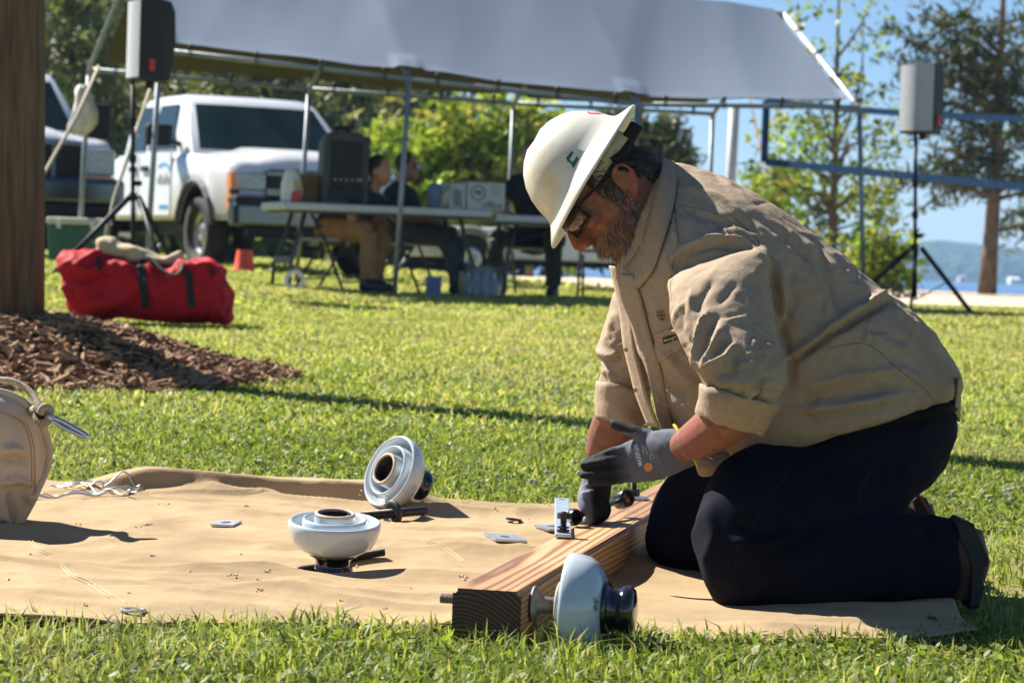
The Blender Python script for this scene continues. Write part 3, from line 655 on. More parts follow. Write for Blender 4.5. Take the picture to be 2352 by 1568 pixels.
    MB().box((-2.2, 0, .50), (2.3, .6, .09)).build('chassis', M_trim, t)
    MB().box((-1.25, 0, z0 + .12), (.35, .62, .25)).build('seat', mat('grey_cloth_seat', (.06, .065, .07), rough=.9), t, bevel=.05)
    return t
p = P(487, 606, 29); fw = Vector((.46, -.89, 0)).normalized(); rt = Vector((fw.y, -fw.x, 0)); cen = Vector((p.x, 29, 0)) - rt * .86
tr = pickup('pickup_truck', (cen.x, cen.y, Gf(cen.x, cen.y) - .03), fw, 'white pickup with black grille bar and blue door logo behind the table', 'a')
tr.scale = (1.09, 1.09, 1.09)
# door lettering and logo (flat print on the door skin)
lg = MB()
for a in range(10):
    a0, a1 = math.pi * (.15 + .6 * a / 10), math.pi * (.15 + .6 * (a + 1) / 10)
    lg.add([(math.cos(x) * r_, 0, math.sin(x) * r_ * .55) for x, r_ in ((a0, .20), (a1, .20), (a1, .25), (a0, .25))], [(0, 1, 2, 3)])
o = lg.build('door_logo', M_blue, tr); o.location = (-.98, -1.016, 1.02)
gp = mat('grey_print', (.3, .33, .36), rough=.6)
lt = MB()
for k, (h_, w_) in enumerate(((.07, .02), (.11, .014), (.08, .03), (.06, .026), (.11, .012), (.07, .028))): lt.box((-.16 + k * .062, 0, h_ / 2), (w_, .0015, h_ / 2))
o = lt.build('door_lettering', gp, tr); o.location = (-.98, -1.016, .93)
lt = MB()
for k in range(7): lt.box((-.13 + k * .042, 0, .02), (.009 + .003 * (k % 3), .0015, .018 + .007 * (k % 2)))
o = lt.build('door_lettering', M_blue, tr); o.location = (-.95, -1.016, .66)
fw2 = Vector((.40, -.917, 0)).normalized(); p = P(274, 400, 25.6) - fw2 * .92 - Vector((-fw2.y, fw2.x, 0)) * .99
cen = Vector((p.x, p.y, 0)); pickup('pickup_truck', (cen.x, cen.y, Gf(cen.x, cen.y) - .01), fw2, 'white heavy pickup with chrome framed grille and tow mirror behind the wooden pole', 'b')
# low white trailer behind the tables
px0, px1, Yt = 940, 1420, 33; a, b_ = P(px0, 560, Yt), P(px1, 560, Yt); cx_ = (a.x + b_.x) / 2; hl = (b_.x - a.x) / 2; zt = Gf(cx_, Yt)
t = empty('utility_trailer', (cx_, Yt, zt), 'low white trailer with round wheel arch behind the tables', 'trailer')
MB().box((0, 0, .52), (hl, .75, .20)).build('body', M_carw, t, bevel=.04, seg=3)
MB().box((0, 0, .29), (hl * .98, .7, .04)).build('frame', M_trim, t)
wx = P(1082, 560, Yt).x - cx_
for s in (-1, 1):
    MB().rings([[Vector((wx + r_ * math.cos(q), s * y_, .34 + r_ * math.sin(q))) for r_, y_ in ((.36, .70), (.36, .98), (.40, .98), (.40, .70))] for q in np.linspace(0, math.pi, 14)]).build('fender', M_carw, t, smooth=True)
    wl = empty('wheel', (wx, s * .86, .31)); wl.parent = t; rot = Matrix.Rotation(math.pi / 2 * s, 3, 'X')
    MB().lathe([(.18, -.09), (.28, -.1), (.31, -.06), (.315, 0), (.31, .06), (.28, .1), (.18, .09)], rot=rot, n=24, closed=True).build('tyre', M_tyre, wl, smooth=True)
    MB().lathe([(.02, .0), (.04, -.07), (.10, -.03), (.185, -.08), (.185, .08), (.02, .08)], rot=rot, n=20).build('rim', M_rim, wl, smooth=True)
MB().tube([(hl, 0, .32), (hl + .5, 0, .32), (hl + .9, 0, .34)], .04, n=8).build('drawbar', M_trim, t)
MB().tube([(hl + .75, 0, .34), (hl + .75, 0, .0)], .025, n=8).build('jack_leg', M_trim, t)
# ================================================================== canopy tent
M_tarpS = mat('silver_tarp', (.185, .22, .275), (.205, .24, .295), scale=1.2, rough=.6, bump=.02, bscale=6, bdist=.03, spec=.3, c3=(.175, .205, .26), c3scale=.8, stretch=(1, .3, .3))
M_olive = mat('olive_lining', (.05, .048, .022), (.07, .066, .03), scale=4, rough=.8)
M_galv = mat('galvanised_tube', (.22, .25, .27), (.29, .32, .34), scale=15, rough=.55, metal=.45)
M_bung = mat('black_bungee', (.02, .02, .022), rough=.6)
M_ball = mat('bungee_ball', (.12, .12, .12), rough=.35)
nb0 = Vector((-2.73, 19.55, 0)); dn = Vector((1.91, .686, 0)); fb0 = Vector((-3.77, 22.5, 0))
def eave(i, far):
    pxs = ((205, 160), (710, 205), (1180, 238), (1637, 262)) if far else ((368, 116), (940, 182), (1465, 240), (1974, 247))
    b = (fb0 if far else nb0) + dn * i; p = P(*pxs[i], b.y); return Vector((p.x, b.y, p.z))
NE = [eave(i, 0) for i in range(4)]; FE = [eave(i, 1) for i in range(4)]
RL = P(440, -75, (NE[0].y + FE[0].y) / 2 ); RR = P(1800, 33, (NE[3].y + FE[3].y) / 2)
RL = Vector(((NE[0].x + FE[0].x) / 2 + .12, (NE[0].y + FE[0].y) / 2, RR.z + .16))
tent = empty('canopy_tent', ((NE[1].x + FE[2].x) / 2, (NE[1].y + FE[2].y) / 2, .3), 'silver topped canopy tent on steel posts over the tables', 'tent')
def W(mb, name, m, parent=tent, **k): return mb.build(name, m, parent, world=True, **k)
for E in (NE, FE):
    for i in range(4):
        q = E[i]; lx = (-.056, -.063, -.03, .11)[i] if E is NE else (-.05, -.06, -.02, 0)[i]
        gz = Gf(q.x + lx, q.y) - .01
        W(MB().tube([(q.x + lx, q.y, gz), (q.x, q.y, q.z - .02)], .022, n=10), 'post', M_galv, smooth=True)
    for i in range(3): W(MB().tube([E[i], E[i + 1]], .021, n=10), 'eave_rail', M_galv, smooth=True)
ridge = [RL.lerp(RR, t) for t in (0, 1 / 3, 2 / 3, 1)]
for i in range(4):
    for E in (NE, FE):
        d = (ridge[i] - E[i]).normalized(); W(MB().tube([E[i] + Vector((0, 0, -.05)), E[i] + d * .03, ridge[i]], .024, n=10), 'rafter', M_galv if not (i == 3 and E is NE) else mat('bright_steel', (.62, .63, .64), rough=.35, metal=.3), smooth=True)
for i in range(3): W(MB().tube([ridge[i], ridge[i + 1]], .021, n=8), 'ridge_rail', M_galv, smooth=True)
# tarp: two slopes, slightly sagging between the rafters
def slope(E, off, m, name, inset):
    nu, nv_ = 150, 24; V = []
    for j in range(nv_ + 1):
        t = j / nv_
        for i in range(nu + 1):
            s = inset + (3 - 2 * inset) * i / nu; k = min(int(s), 2); fr_ = s - k
            e = E[k].lerp(E[k + 1], fr_); r_ = ridge[k].lerp(ridge[k + 1], fr_); p = r_.lerp(e, t * .97)
            sag = .055 * math.sin(math.pi * fr_) * math.sin(math.pi * min(1, t * .9)) + .012 * noise.noise(Vector((s * 2.5, t * .6, off)))  + .006 * math.sin(s * 9 + t * 1.2) + .010 * min(1, abs(noise.noise(Vector((s * 2.2 + t * .8, t * .35, 4.0)))) * 2) - .016
            edge = .012 * (abs(math.sin(math.pi * fr_ * 2.5))) * (t > .96)
            V.append(p + Vector((0, 0, .04 - sag + off + edge * .6 + (.02 if t > .9 and (fr_ < .06 or fr_ > .94) else 0))))
    F = [(j * (nu + 1) + i, j * (nu + 1) + i + 1, (j + 1) * (nu + 1) + i + 1, (j + 1) * (nu + 1) + i) for j in range(nv_) for i in range(nu)]
    return link(name, pymesh(name, V, F), m, tent, smooth=True, world=True)
for E, ins in ((NE, .05), (FE, .05)):
    slope(E, 0, M_tarpS, 'tarp_sheet', ins); slope(E, -.008, M_olive, 'tarp_lining', ins)
me_b = MB().lathe([(.018, -.012), (.018, .012)], n=8)
bal = MB().ell((0, 0, .035), (.022, .022, .022), n=8, m=5).tube([(0, 0, .03), (.012, 0, 0), (.0, .02, -.05), (-.012, 0, 0), (0, 0, .03)], .007, n=5).mesh('bungee'); bal.materials.append(M_bung)
for E in (NE, FE):
    for k in range(3):
        for fr_ in (.12, .38, .64, .9):
            p = E[k].lerp(E[k + 1], fr_); o = bpy.data.objects.new('bungee', bal); C.objects.link(o); o.parent = tent; o.location = p + Vector((0, -.03, .02)) - tent.location
for fr_ in (.04, .3, .55, .8):
    for i, E in ((3, NE), (0, FE)):
        p = E[i].lerp(ridge[i], fr_); o = bpy.data.objects.new('bungee', bal); C.objects.link(o); o.parent = tent; o.location = p + Vector((0, -.03, .02)) - tent.location; o.rotation_euler = (0, R(70), 0)

# guy ropes, post with rag
M_rope = mat('tan_rope', (.48, .42, .32), (.36, .31, .23), scale=60, rough=.9, bump=.4, bscale=200)
def rope(name, pts, r, lab, m=M_rope, grp=None):
    o = MB().tube(pts, r, n=8).build(name, m, None, smooth=True); return tag(o, lab, 'rope', grp)
q = FE[0]; a = P(228, 150, 22.3); g1 = P(30, 560, 19.3); g1.z = Gf(g1.x, g1.y)
rope('guy_rope', [a, P(175, 270, 21.6), P(98, 405, 20.6), g1], .016, 'beige guy rope running down behind the wooden pole')
a = P(352, 182, 19.9); g1 = P(222, 600, 18.6); g1.z = Gf(g1.x, 18.6)
rope('guy_rope', [a, P(311, 310, 19.5), P(262, 455, 19.1), g1], .014, 'beige guy rope crossing the loudspeaker tripod')
M_rag = mat('white_rag', (.55, .50, .46), (.70, .66, .62), scale=12, rough=.9)
rg = []
c0 = P(190, 205, 22.35)
for t, wpx, dx in ((0, 6, 0), (.15, 16, -2), (.4, 22, 2), (.65, 28, 3), (.85, 26, -4), (1, 12, -6)):
    c = P(190 + dx, 200 + t * 105, 22.35); rr = wpx * 22.35 / FPX
    rg.append([c + Vector((math.cos(a_) * rr * (1 + .3 * math.sin(3 * a_ + t * 4)), math.sin(a_) * rr * .6, .03 * math.sin(5 * a_))) for a_ in np.linspace(0, 2 * math.pi, 17)[:-1]])
o = MB().rings(interp_rings(rg, 3)).build('hanging_rag', M_rag, None, smooth=True); tag(o, 'white plastic bag tied to the left tent post', 'bag')

# ================================================================== furniture and people
M_ptop = mat('table_plastic', (.62, .62, .58), (.56, .56, .53), scale=12, rough=.5)
M_leg = mat('grey_enamel', (.035, .04, .045), (.05, .055, .06), scale=30, rough=.4)
td = dn.normalized(); tn = Vector((-td.y, td.x, 0)); tang = math.atan2(td.y, td.x)
TH = .71
def folding_table(px, Y, lab, L=1.83):
    p = P(px, 500, Y); z = Gf(p.x, Y); t = empty('folding_table', (p.x, Y, z), lab, 'table', rz=tang)
    MB().box((L / 2, .37, TH - .032), (L / 2, .37, .032)).build('tabletop', M_ptop, t, bevel=.018, seg=3)
    MB().box((L / 2, .37, TH - .07), (L / 2 - .06, .33, .014)).build('frame', M_leg, t)
    for x0, s in ((.16, 1), (L - .16, -1)):
        for y0 in (.09, .65):
            gx, gy = p.x + td.x * (x0 - s * .04) + tn.x * y0, Y + td.y * (x0 - s * .04) + tn.y * y0; dz = Gf(gx, gy) - z
            MB().tube([(x0 + s * .08, y0 + (.07 if y0 < .3 else -.07), TH - .06), (x0 + s * .02, y0 + (.05 if y0 < .3 else -.05), .42), (x0 - s * .05, y0, .2), (x0 - s * .06, y0, dz)], .017, n=8).build('leg', M_leg, t, smooth=True)
        MB().box((x0 - s * .04, .37, .23), (.014, .27, .032)).build('stretcher', M_leg, t, bevel=.01)
        MB().tube([(x0 + s * .04, .37, .45), (L / 2 - s * .1, .37, TH - .07)], .011, n=6).build('brace', M_leg, t)
    return t
T1 = folding_table(648, 20.75, 'white folding table with dark loudspeaker on it')
T2o = T1.location + td * 1.87; T2 = folding_table(proj((T2o.x, T2o.y, .9))[0], T2o.y, 'white folding table carrying the paper carton')
T3o = T2o + td * 1.87
M_chairm = mat('chair_seat', (.33, .33, .32), (.4, .4, .38), scale=20, rough=.6)
def chair(p, face, lab):
    """folding chair; face: direction the sitter looks (angle)"""
    t = empty('folding_chair', (p[0], p[1], Gf(p[0], p[1])), lab, 'chair', 'folding chairs at the tables', rz=face)
    MB().box((0, 0, .43), (.19, .20, .014)).build('seat', M_chairm, t, bevel=.012)
    for s in (-1, 1):
        MB().tube([(.24, s * .20, 0), (.05, s * .20, .42), (-.22, s * .19, .82)], .013, n=8).build('leg', M_leg, t, smooth=True)
        MB().tube([(-.26, s * .18, 0), (.0, s * .18, .40)], .013, n=8).build('leg', M_leg, t, smooth=True)
    MB().tube([(.205, -.2, .08), (.205, .2, .08)], .009, n=6).build('stretcher', M_leg, t); MB().tube([(-.2, -.18, .1), (-.2, .18, .1)], .009, n=6).build('stretcher', M_leg, t)
    MB().box((-.21, 0, .74), (.012, .19, .09), rot=Matrix.Rotation(R(-15), 3, 'Y')).build('backrest', M_chairm, t, bevel=.01)
    return t
M_skin2 = mat('skin_tan', (.36, .17, .10), (.44, .23, .15), scale=20, rough=.5)
M_hair2 = mat('short_dark_hair', (.03, .022, .016), rough=.8)
M_shoe = mat('black_leather', (.02, .018, .016), rough=.5)
M_shade = mat('dark_lens', (.008, .008, .009), rough=.1)
def sitter(p, face, lab, shirt_c, trouser_c, lean=.12, drop_=0.0, glasses=False, legs=((.42, .12, .55, .1), (.44, -.13, .5, -.16)), hands='lap', cap=None, knee_h=.5):
    """seated figure in local frame: x forward, y left, z up; seat at z = .45"""
    t0 = Vector((p[0], p[1], Gf(p[0], p[1]))); Rm = Matrix.Rotation(face, 3, 'Z'); 
    def T(v): return t0 + Rm @ Vector(v)
    hip = Vector((-.02, 0, .55)); sh = Vector((lean * .85, 0, 1.03 - drop_)); nk = Vector((lean + .02, 0, 1.12 - drop_)); hd = Vector((lean + .08, 0, 1.25 - drop_))
    b = MB()
    b.tube([T(hip), T((lean * .4, 0, .8 - drop_ * .4)), T(sh)], [.13, .135, .13], n=14).tube([T(sh), T(nk), T(hd)], [.08, .06, .06], n=12)
    b.ell(T(hd + Vector((0, 0, .02))), (.098, .078, .125), rot=Rm).ell(T(hd + Vector((.04, 0, -.045))), (.06, .055, .07), rot=Rm).ell(T(hd + Vector((.108, 0, -.01))), (.018, .014, .024), rot=Rm)
    for s in (-1, 1):
        b.ell(T(hd + Vector((-.005, s * .08, 0))), (.02, .012, .032), rot=Rm)
        el = Vector((lean * .8 + .05, s * .27, .76 - drop_ * .6)); hn = Vector((.30, s * .10, .70)) if hands == 'table' else Vector((.26, s * .07, .62))
        b.tube([T(sh + Vector((0, s * .17, -.02))), T(el)], [.052, .045], n=10).tube([T(el), T(hn)], [.043, .03], n=10)
        b.ell(T(hn + Vector((.04, 0, 0))), (.05, .035, .025), rot=Rm)
        for k in range(4): b.tube([T(hn + Vector((.06, (k - 1.5) * .018, .005))), T(hn + Vector((.11 - .008 * abs(k - 1.5), (k - 1.5) * .019, -.012))), T(hn + Vector((.125, (k - 1.5) * .017, -.035)))], .009, n=6)
        b.tube([T(hn + Vector((.03, -s * .03, .01))), T(hn + Vector((.075, -s * .05, .0)))], .011, n=6)
    for (kx, ky, fx, fy) in legs:
        b.tube([T((0, ky * .8, .5)), T((kx, ky, knee_h))], [.08, .06], n=10).tube([T((kx, ky, knee_h)), T((fx, fy, .1))], [.055, .04], n=10)
    root = link('person', fuse(b, .014, 3), M_skin2, smooth=True); tag(root, lab, 'person')
    s_ = MB(); s_.tube([T(hip + Vector((-.01, 0, -.06))), T((lean * .3 - .02, 0, .72 - drop_ * .3)), T((lean * .65, 0, .9 - drop_ * .75)), T(sh + Vector((0, 0, .03)))], [.165, .172, .175, .14], n=18, flat=1.0)
    s_.tube([T(sh + Vector((0, .19, -.03))), T(sh), T(sh + Vector((0, -.19, -.03)))], [.085, .12, .085], n=12).tube([T(sh), T(nk)], [.1, .075], n=12)
    for s in (-1, 1):
        el = Vector((lean * .8 + .05, s * .27, .76 - drop_ * .6)); a_ = sh + Vector((0, s * .18, -.02)); s_.tube([T(a_), T(a_.lerp(el, .55))], [.078, .066], n=10)
    me = fuse(s_, .016, 4); wrinkle(me, .012, 9); link('shirt', me, shirt_c, root, smooth=True, world=True)
    t_ = MB(); t_.tube([T((-.1, 0, .53)), T((.06, 0, .53))], [.165, .15], n=16)
    for (kx, ky, fx, fy) in legs:
        kn = Vector((kx, ky, knee_h)); t_.tube([T((0, ky * .75, .53)), T(kn * .55 + Vector((0, ky * .4, .25))), T(kn)], [.105, .1, .085], n=12).tube([T(kn), T(kn.lerp(Vector((fx, fy, .1)), .5)), T((fx - .01, fy, .1))], [.083, .075, .082], n=12)
    me = fuse(t_, .016, 3); wrinkle(me, .018, 7); link('trousers', me, trouser_c, root, smooth=True, world=True)
    for (kx, ky, fx, fy) in legs:
        me = fuse(MB().tube([T((fx - .08, fy, .05)), T((fx + .06, fy, .05)), T((fx + .17, fy, .035))], [.05, .055, .04], n=10).tube([T((fx - .03, fy, .05)), T((fx - .02, fy, .16))], [.055, .055], n=10), .012, 2); link('shoe', me, M_shoe, root, smooth=True, world=True)
    me = fuse(MB().ell(T(hd + Vector((-.02, 0, .045))), (.098, .086, .11), rot=Rm), .012, 2); link('hair', me, M_hair2 if cap is None else cap, root, smooth=True, world=True)
    if glasses: MB().box(T(hd + Vector((.098, 0, .02))), (.012, .066, .02), rot=Rm).build('sunglasses', M_shade, root, world=True, bevel=.006)
    return root
M_sh1 = mat('navy_cotton', (.012, .014, .022), (.018, .02, .03), scale=30, rough=.9); M_sh2 = mat('charcoal_cotton', (.035, .04, .035), (.05, .055, .05), scale=30, rough=.9)
M_brown = mat('brown_duck_trousers', (.30, .15, .045), (.38, .20, .07), scale=18, rough=.9); M_grey = mat('grey_trousers', (.055, .058, .066), (.075, .078, .085), scale=20, rough=.9); M_olv = mat('olive_trousers', (.045, .04, .028), (.06, .055, .04), scale=20, rough=.9)
def gp(px, py, Y): p = P(px, py, Y); return (p.x, p.y)
c1 = gp(765, 560, 21.45); c2 = gp(930, 560, 22.1); c3 = gp(1222, 560, 22.9)
f1 = R(-28); f2 = R(-20); f3 = R(-100)
chair(c1, f1, 'folding chair under the man in brown trousers'); chair(c2, f2, 'folding chair under the man in grey trousers'); chair(c3, f3, 'folding chair under the man in olive trousers')
sitter(c1, f1, 'seated person in navy shirt and brown work trousers beside the table loudspeaker', M_sh1, M_brown, lean=.36, drop_=.24, legs=((.40, .16, .34, .14), (.44, -.16, .48, -.18)))
sitter(c2, f2, 'seated person in charcoal shirt, grey trousers and dark sunglasses', M_sh2, M_grey, lean=-.08, drop_=.16, glasses=True, legs=((.42, .1, .5, .06), (.44, -.14, .58, -.16)))
sitter(c3, f3, 'seated person in dark shirt and olive trousers behind the paper carton', M_sh1, M_olv, lean=.14, legs=((.40, .26, .42, .27), (.40, -.26, .42, -.27)), hands='table', cap=mat('navy_cap', (.02, .022, .03), rough=.9))
chair(gp(1385, 560, 22.9), R(-95), 'empty folding chair mostly hidden by the hard hat wearer')

# things on the tables
def ontable(u, v_, dz=0): p = T1.location + td * u + tn * v_; return Vector((p.x, p.y, T1.location.z + TH + .003 + dz))
M_spk = mat('speaker_black', (.006, .006, .007), (.009, .009, .010), scale=60, rough=.6, bump=.1, bscale=300)
M_spkg = mat('speaker_grille', (.46, .47, .48), (.52, .53, .54), scale=200, rough=.7, bump=.5, bscale=500)
M_red = mat('red_plastic', (.55, .02, .015), rough=.4)
s0 = ontable(.57, .28); t = empty('table_loudspeaker', s0, 'dark rear of a loudspeaker cabinet standing on the table', 'loudspeaker', rz=tang)
rgs = [[Vector((x * w_, y, z)) for x, y in ((-1, -.15), (1, -.15), (.8, .17), (-.8, .17))] for z, w_ in ((.0, .19), (.05, .20), (.5, .20), (.56, .17), (.60, .10))]
MB().rings(rgs).build('cabinet', mat('cabinet_grey', (.045, .05, .055), (.06, .065, .07), scale=40, rough=.6), t, bevel=.015)
pn_ = MB().box((0, -.155, .33), (.135, .008, .19)).build('rear_panel', M_spk, t, bevel=.004)
for k in range(5): MB().tube([(-.1 + k * .05, -.163, .2), (-.1 + k * .05, -.178, .2)], .011, n=8).build('knob', mat('knob_grey', (.3, .3, .3), rough=.5), pn_)
MB().box((.11, -.166, .205), (.022, .004, .008)).build('tag', mat('yellow_tag', (.7, .5, .05), rough=.6), pn_)
MB().box((0, -.16, .085), (.15, .006, .05)).build('handle_recess', M_spk, t, bevel=.02)
MB().tube([(-.05, 0, .60), (-.05, 0, .635), (.05, 0, .635), (.05, 0, .60)], .02, n=8).build('top_handle', M_spk, t)
# crumpled chip bag
M_bagw = mat('white_foil_bag', (.72, .70, .67), (.80, .78, .74), scale=20, rough=.4)
b0 = ontable(.14, .26); t = empty('snack_bag', b0, 'upright white, tan and red snack bag at the table end', 'bag', rz=tang)
rg = []
for z, w_, d_ in ((0, .085, .05), (.08, .095, .06), (.16, .085, .055), (.22, .07, .035), (.27, .05, .012)):
    rg.append([Vector((math.cos(a_) * w_ * (1 + .06 * math.sin(5 * a_ + z * 30)), math.sin(a_) * d_, z + .012 * math.sin(3 * a_) * (z > .2))) for a_ in np.linspace(0, 2 * math.pi, 19)[:-1]])
me = MB().rings(interp_rings(rg, 4)).mesh('packet'); o = link('packet', me, M_bagw, t, smooth=True)
bp_ = MB().box((.03, -.052, .045), (.045, .012, .045)).build('red_panel', mat('red_print', (.55, .05, .04), rough=.4), t, bevel=.008)
bp_ = MB().box((.035, -.05, .135), (.035, .012, .045)).build('tan_panel', mat('tan_print', (.55, .36, .18), rough=.5), t, bevel=.008)
b0 = ontable(.29, .42); t = tag(MB().box((0, 0, .12), (.10, .09, .12)).build('cardboard_box', mat('cardboard', (.22, .13, .06), (.28, .17, .08), scale=10, rough=.9), None, bevel=.004), 'brown cardboard box between the snack bag and table loudspeaker', 'box'); t.location = b0; t.rotation_euler = (0, 0, tang)
M_paper = mat('paper_carton', (.50, .52, .50), (.56, .58, .56), scale=10, rough=.8); M_ink = mat('dark_ink', (.03, .05, .06), rough=.7)
u2 = 1.87
def upx(px, v_):        # distance along the tables where pixel px falls
    a_, b_ = 0, 5
    for _ in range(40):
        m_ = (a_ + b_) / 2
        if proj(ontable(m_, v_))[0] < px: a_ = m_
        else: b_ = m_
    return a_
ux0, ux1 = upx(1072, .08), upx(1158, .08); wx_ = (ux1 - ux0) / 2; b0 = ontable((ux0 + ux1) / 2, .22)
t = empty('paper_carton', b0, 'white copy paper carton with round logo and office lettering on the table', 'box', rz=tang)
MB().box((0, 0, .115), (wx_, .15, .115)).build('carton', M_paper, t, bevel=.004); MB().box((0, 0, .239), (wx_ * .98, .15, .009)).build('lid_board', mat('brown_board', (.22, .09, .035), rough=.8), t)
rgm = MB()
for k in range(24):
    a0, a1 = 2 * math.pi * k / 24, 2 * math.pi * (k + 1) / 24; rgm.add([(math.cos(x) * r_, 0, math.sin(x) * r_) for x, r_ in ((a0, .056), (a1, .056), (a1, .066), (a0, .066))], [(0, 1, 2, 3)])
o = rgm.build('logo_ring', M_ink, t); o.location = (-wx_ * .45, -.152, .14)
text3d('logo_text', 'PSI', (-wx_ * .45, -.152, .14), (R(90), 0, 0), .055, M_ink, t, bold=.03); text3d('lettering', 'office', (wx_ * .32, -.152, .04), (R(90), 0, 0), .085, M_ink, t)
for k in range(4): MB().box((wx_ * .45, -.1515, .2 - k * .025), (.045, .0008, .004)).build('print_line', mat('grey_ink', (.3, .33, .33), rough=.8), t)
ux0, ux1 = upx(1032, .08), upx(1070, .08); t = tag(MB().box((0, 0, .105), ((ux1 - ux0) / 2, .13, .105)).build('white_carton', M_paper, None, bevel=.004), 'blue grey carton with barcode strips left of the paper carton', 'box'); t.location = ontable((ux0 + ux1) / 2, .22); t.rotation_euler = (0, 0, tang)
for k, x in enumerate((-.03, 0, .03)): MB().box((x, -.1315, .10 - .01 * k), (.006 + .003 * (k % 2), .001, .07)).build('barcode_strip', M_ink, t)
M_cup = mat('blue_cup', (.12, .17, .30), (.15, .20, .33), scale=10, rough=.6)
t = tag(MB().lathe([(.045, 0), (.05, .09), (.062, .14), (.058, .19), (.03, .205)], n=16).build('paper_roll', M_cup, None, smooth=True), 'blue grey rounded cup on the table left of the cartons', 'cup'); t.location = ontable(upx(997, .1), .1)
t = tag(MB().tube([(0, 0, .02), (.02, 0, .11), (.075, 0, .17), (.13, 0, .175)], [.04, .045, .03, .012], n=10).build('white_jug', mat('jug_white', (.45, .43, .38), rough=.5), None, smooth=True), 'curved pale jug beside the barcode carton', 'jug'); t.location = ontable(upx(1017, .1), .1); t.rotation_euler = (0, 0, tang)
# under the tables
def onground(px, py_guess, Y): p = P(px, py_guess, Y); return Vector((p.x, Y, Gf(p.x, Y)))
M_plas = mat('clear_plastic', (.35, .40, .42), (.5, .55, .57), scale=12, rough=.15, coat=.5)
p = onground(1105, 680, 21.2); t = empty('water_bottle_pack', p, 'plastic wrapped pack of water bottles under the table', 'bottles')
for i in range(4):
    for j in range(2):
        b_ = MB().lathe([(.032, 0), (.034, .05), (.031, .08), (.034, .14), (.014, .19), (.014, .21)], n=12).build('bottle', M_plas, t, smooth=True); b_.location = (-.11 + i * .072, (j - .5) * .072, .004)
me = fuse(MB().box((0, 0, .09), (.17, .1, .085)).ell((0, 0, .2), (.1, .07, .08)), .02, 4); wrinkle(me, .02, 14); wr = mat('plastic_wrap', (.25, .28, .30), (.4, .44, .47), scale=10, rough=.2); wr.node_tree.nodes['Principled BSDF'].inputs['Alpha'].default_value = .45
link('wrap', me, wr, t, smooth=True)
p = onground(995, 680, 20.9); t = tag(MB().box((0, 0, .085), (.065, .02, .085)).build('paper_bag', M_cup, None, bevel=.004), 'small blue grey paper bag standing on the grass under the table', 'bag'); t.location = p
p = onground(1060, 690, 21.0); t = tag(MB().lathe([(.03, 0), (.03, .17), (.024, .18), (.024, .22)], n=12).build('spray_bottle', mat('yellow_top_bottle', (.28, .22, .06), (.3, .3, .24), scale=9, rough=.5), None, smooth=True), 'tall bottle with yellow top next to the water pack', 'bottle'); t.location = p
p = onground(677, 655, 20.4); t = tag(MB().lathe([(.055, -.012), (.085, -.012), (.085, .012), (.055, .012)], n=24, closed=True, rot=Matrix.Rotation(R(80), 3, 'X'), c=(0, 0, .08)).build('tape_roll', M_white, None, smooth=False), 'white roll of tape on the grass by the table leg', 'tape'); t.location = p
M_orange = mat('orange_plastic', (.80, .09, .03), (.75, .07, .025), scale=20, rough=.5)
p = onground(561, 613, 26); t = tag(MB().lathe([(.0001, .19), (.06, .19), (.063, .18), (.088, .012), (.095, .0), (.085, .0), (.055, .17), (.0001, .17)], n=24).build('orange_bucket', M_orange, None, smooth=True), 'small orange tapered bucket upside down in front of the truck bumper', 'bucket'); t.location = p; t.scale = (1.28, 1.28, 1.22); autosmooth(t)

# ================================================================== loudspeakers on tripods
def tripod(px, Y, top_py, collar_py, feet, lab):
    b = P(px, 660, Y); z = Gf(b.x, Y); tp = P(px, top_py, Y); t = empty('speaker_tripod', (b.x, Y, z), lab, 'tripod'); ch = P(px, collar_py, Y).z - z
    H = tp.z - z; dx = tp.x - b.x
    MB().tube([(0, 0, .12), (dx * (ch / H), 0, ch)], .019, n=10).build('lower_tube', M_trim, t, smooth=True); MB().tube([(dx * (ch / H), 0, ch), (dx, 0, H)], .016, n=10).build('pole', M_trim, t, smooth=True)
    for zz in (ch, ch + .28, ch + .55): MB().lathe([(.028, -.03), (.028, .03)], c=(dx * zz / H, 0, zz), n=12).build('collar', M_trim, t)
    MB().tube([(dx * ch / H, 0, ch + .1), (dx * ch / H + .06, -.02, ch + .1)], .02, n=8).build('knob', M_trim, t)
    for fx, fy in feet:
        gz = Gf(b.x + fx, Y + fy) - z; lg = MB().tube([(fx * .07, fy * .07, ch), (fx, fy, gz + .012)], .014, n=8, flat=1.5).build('leg', M_trim, t, smooth=True)
        MB().tube([(fx * .55, fy * .55, ch * .47), (0, 0, ch * .18)], .007, n=6).build('brace', M_galv, lg); MB().ell((fx, fy, gz + .012), (.022, .022, .014), n=8, m=5).build('rubber_foot', M_trim, lg)
    return t, Vector((b.x + dx, Y, tp.z))
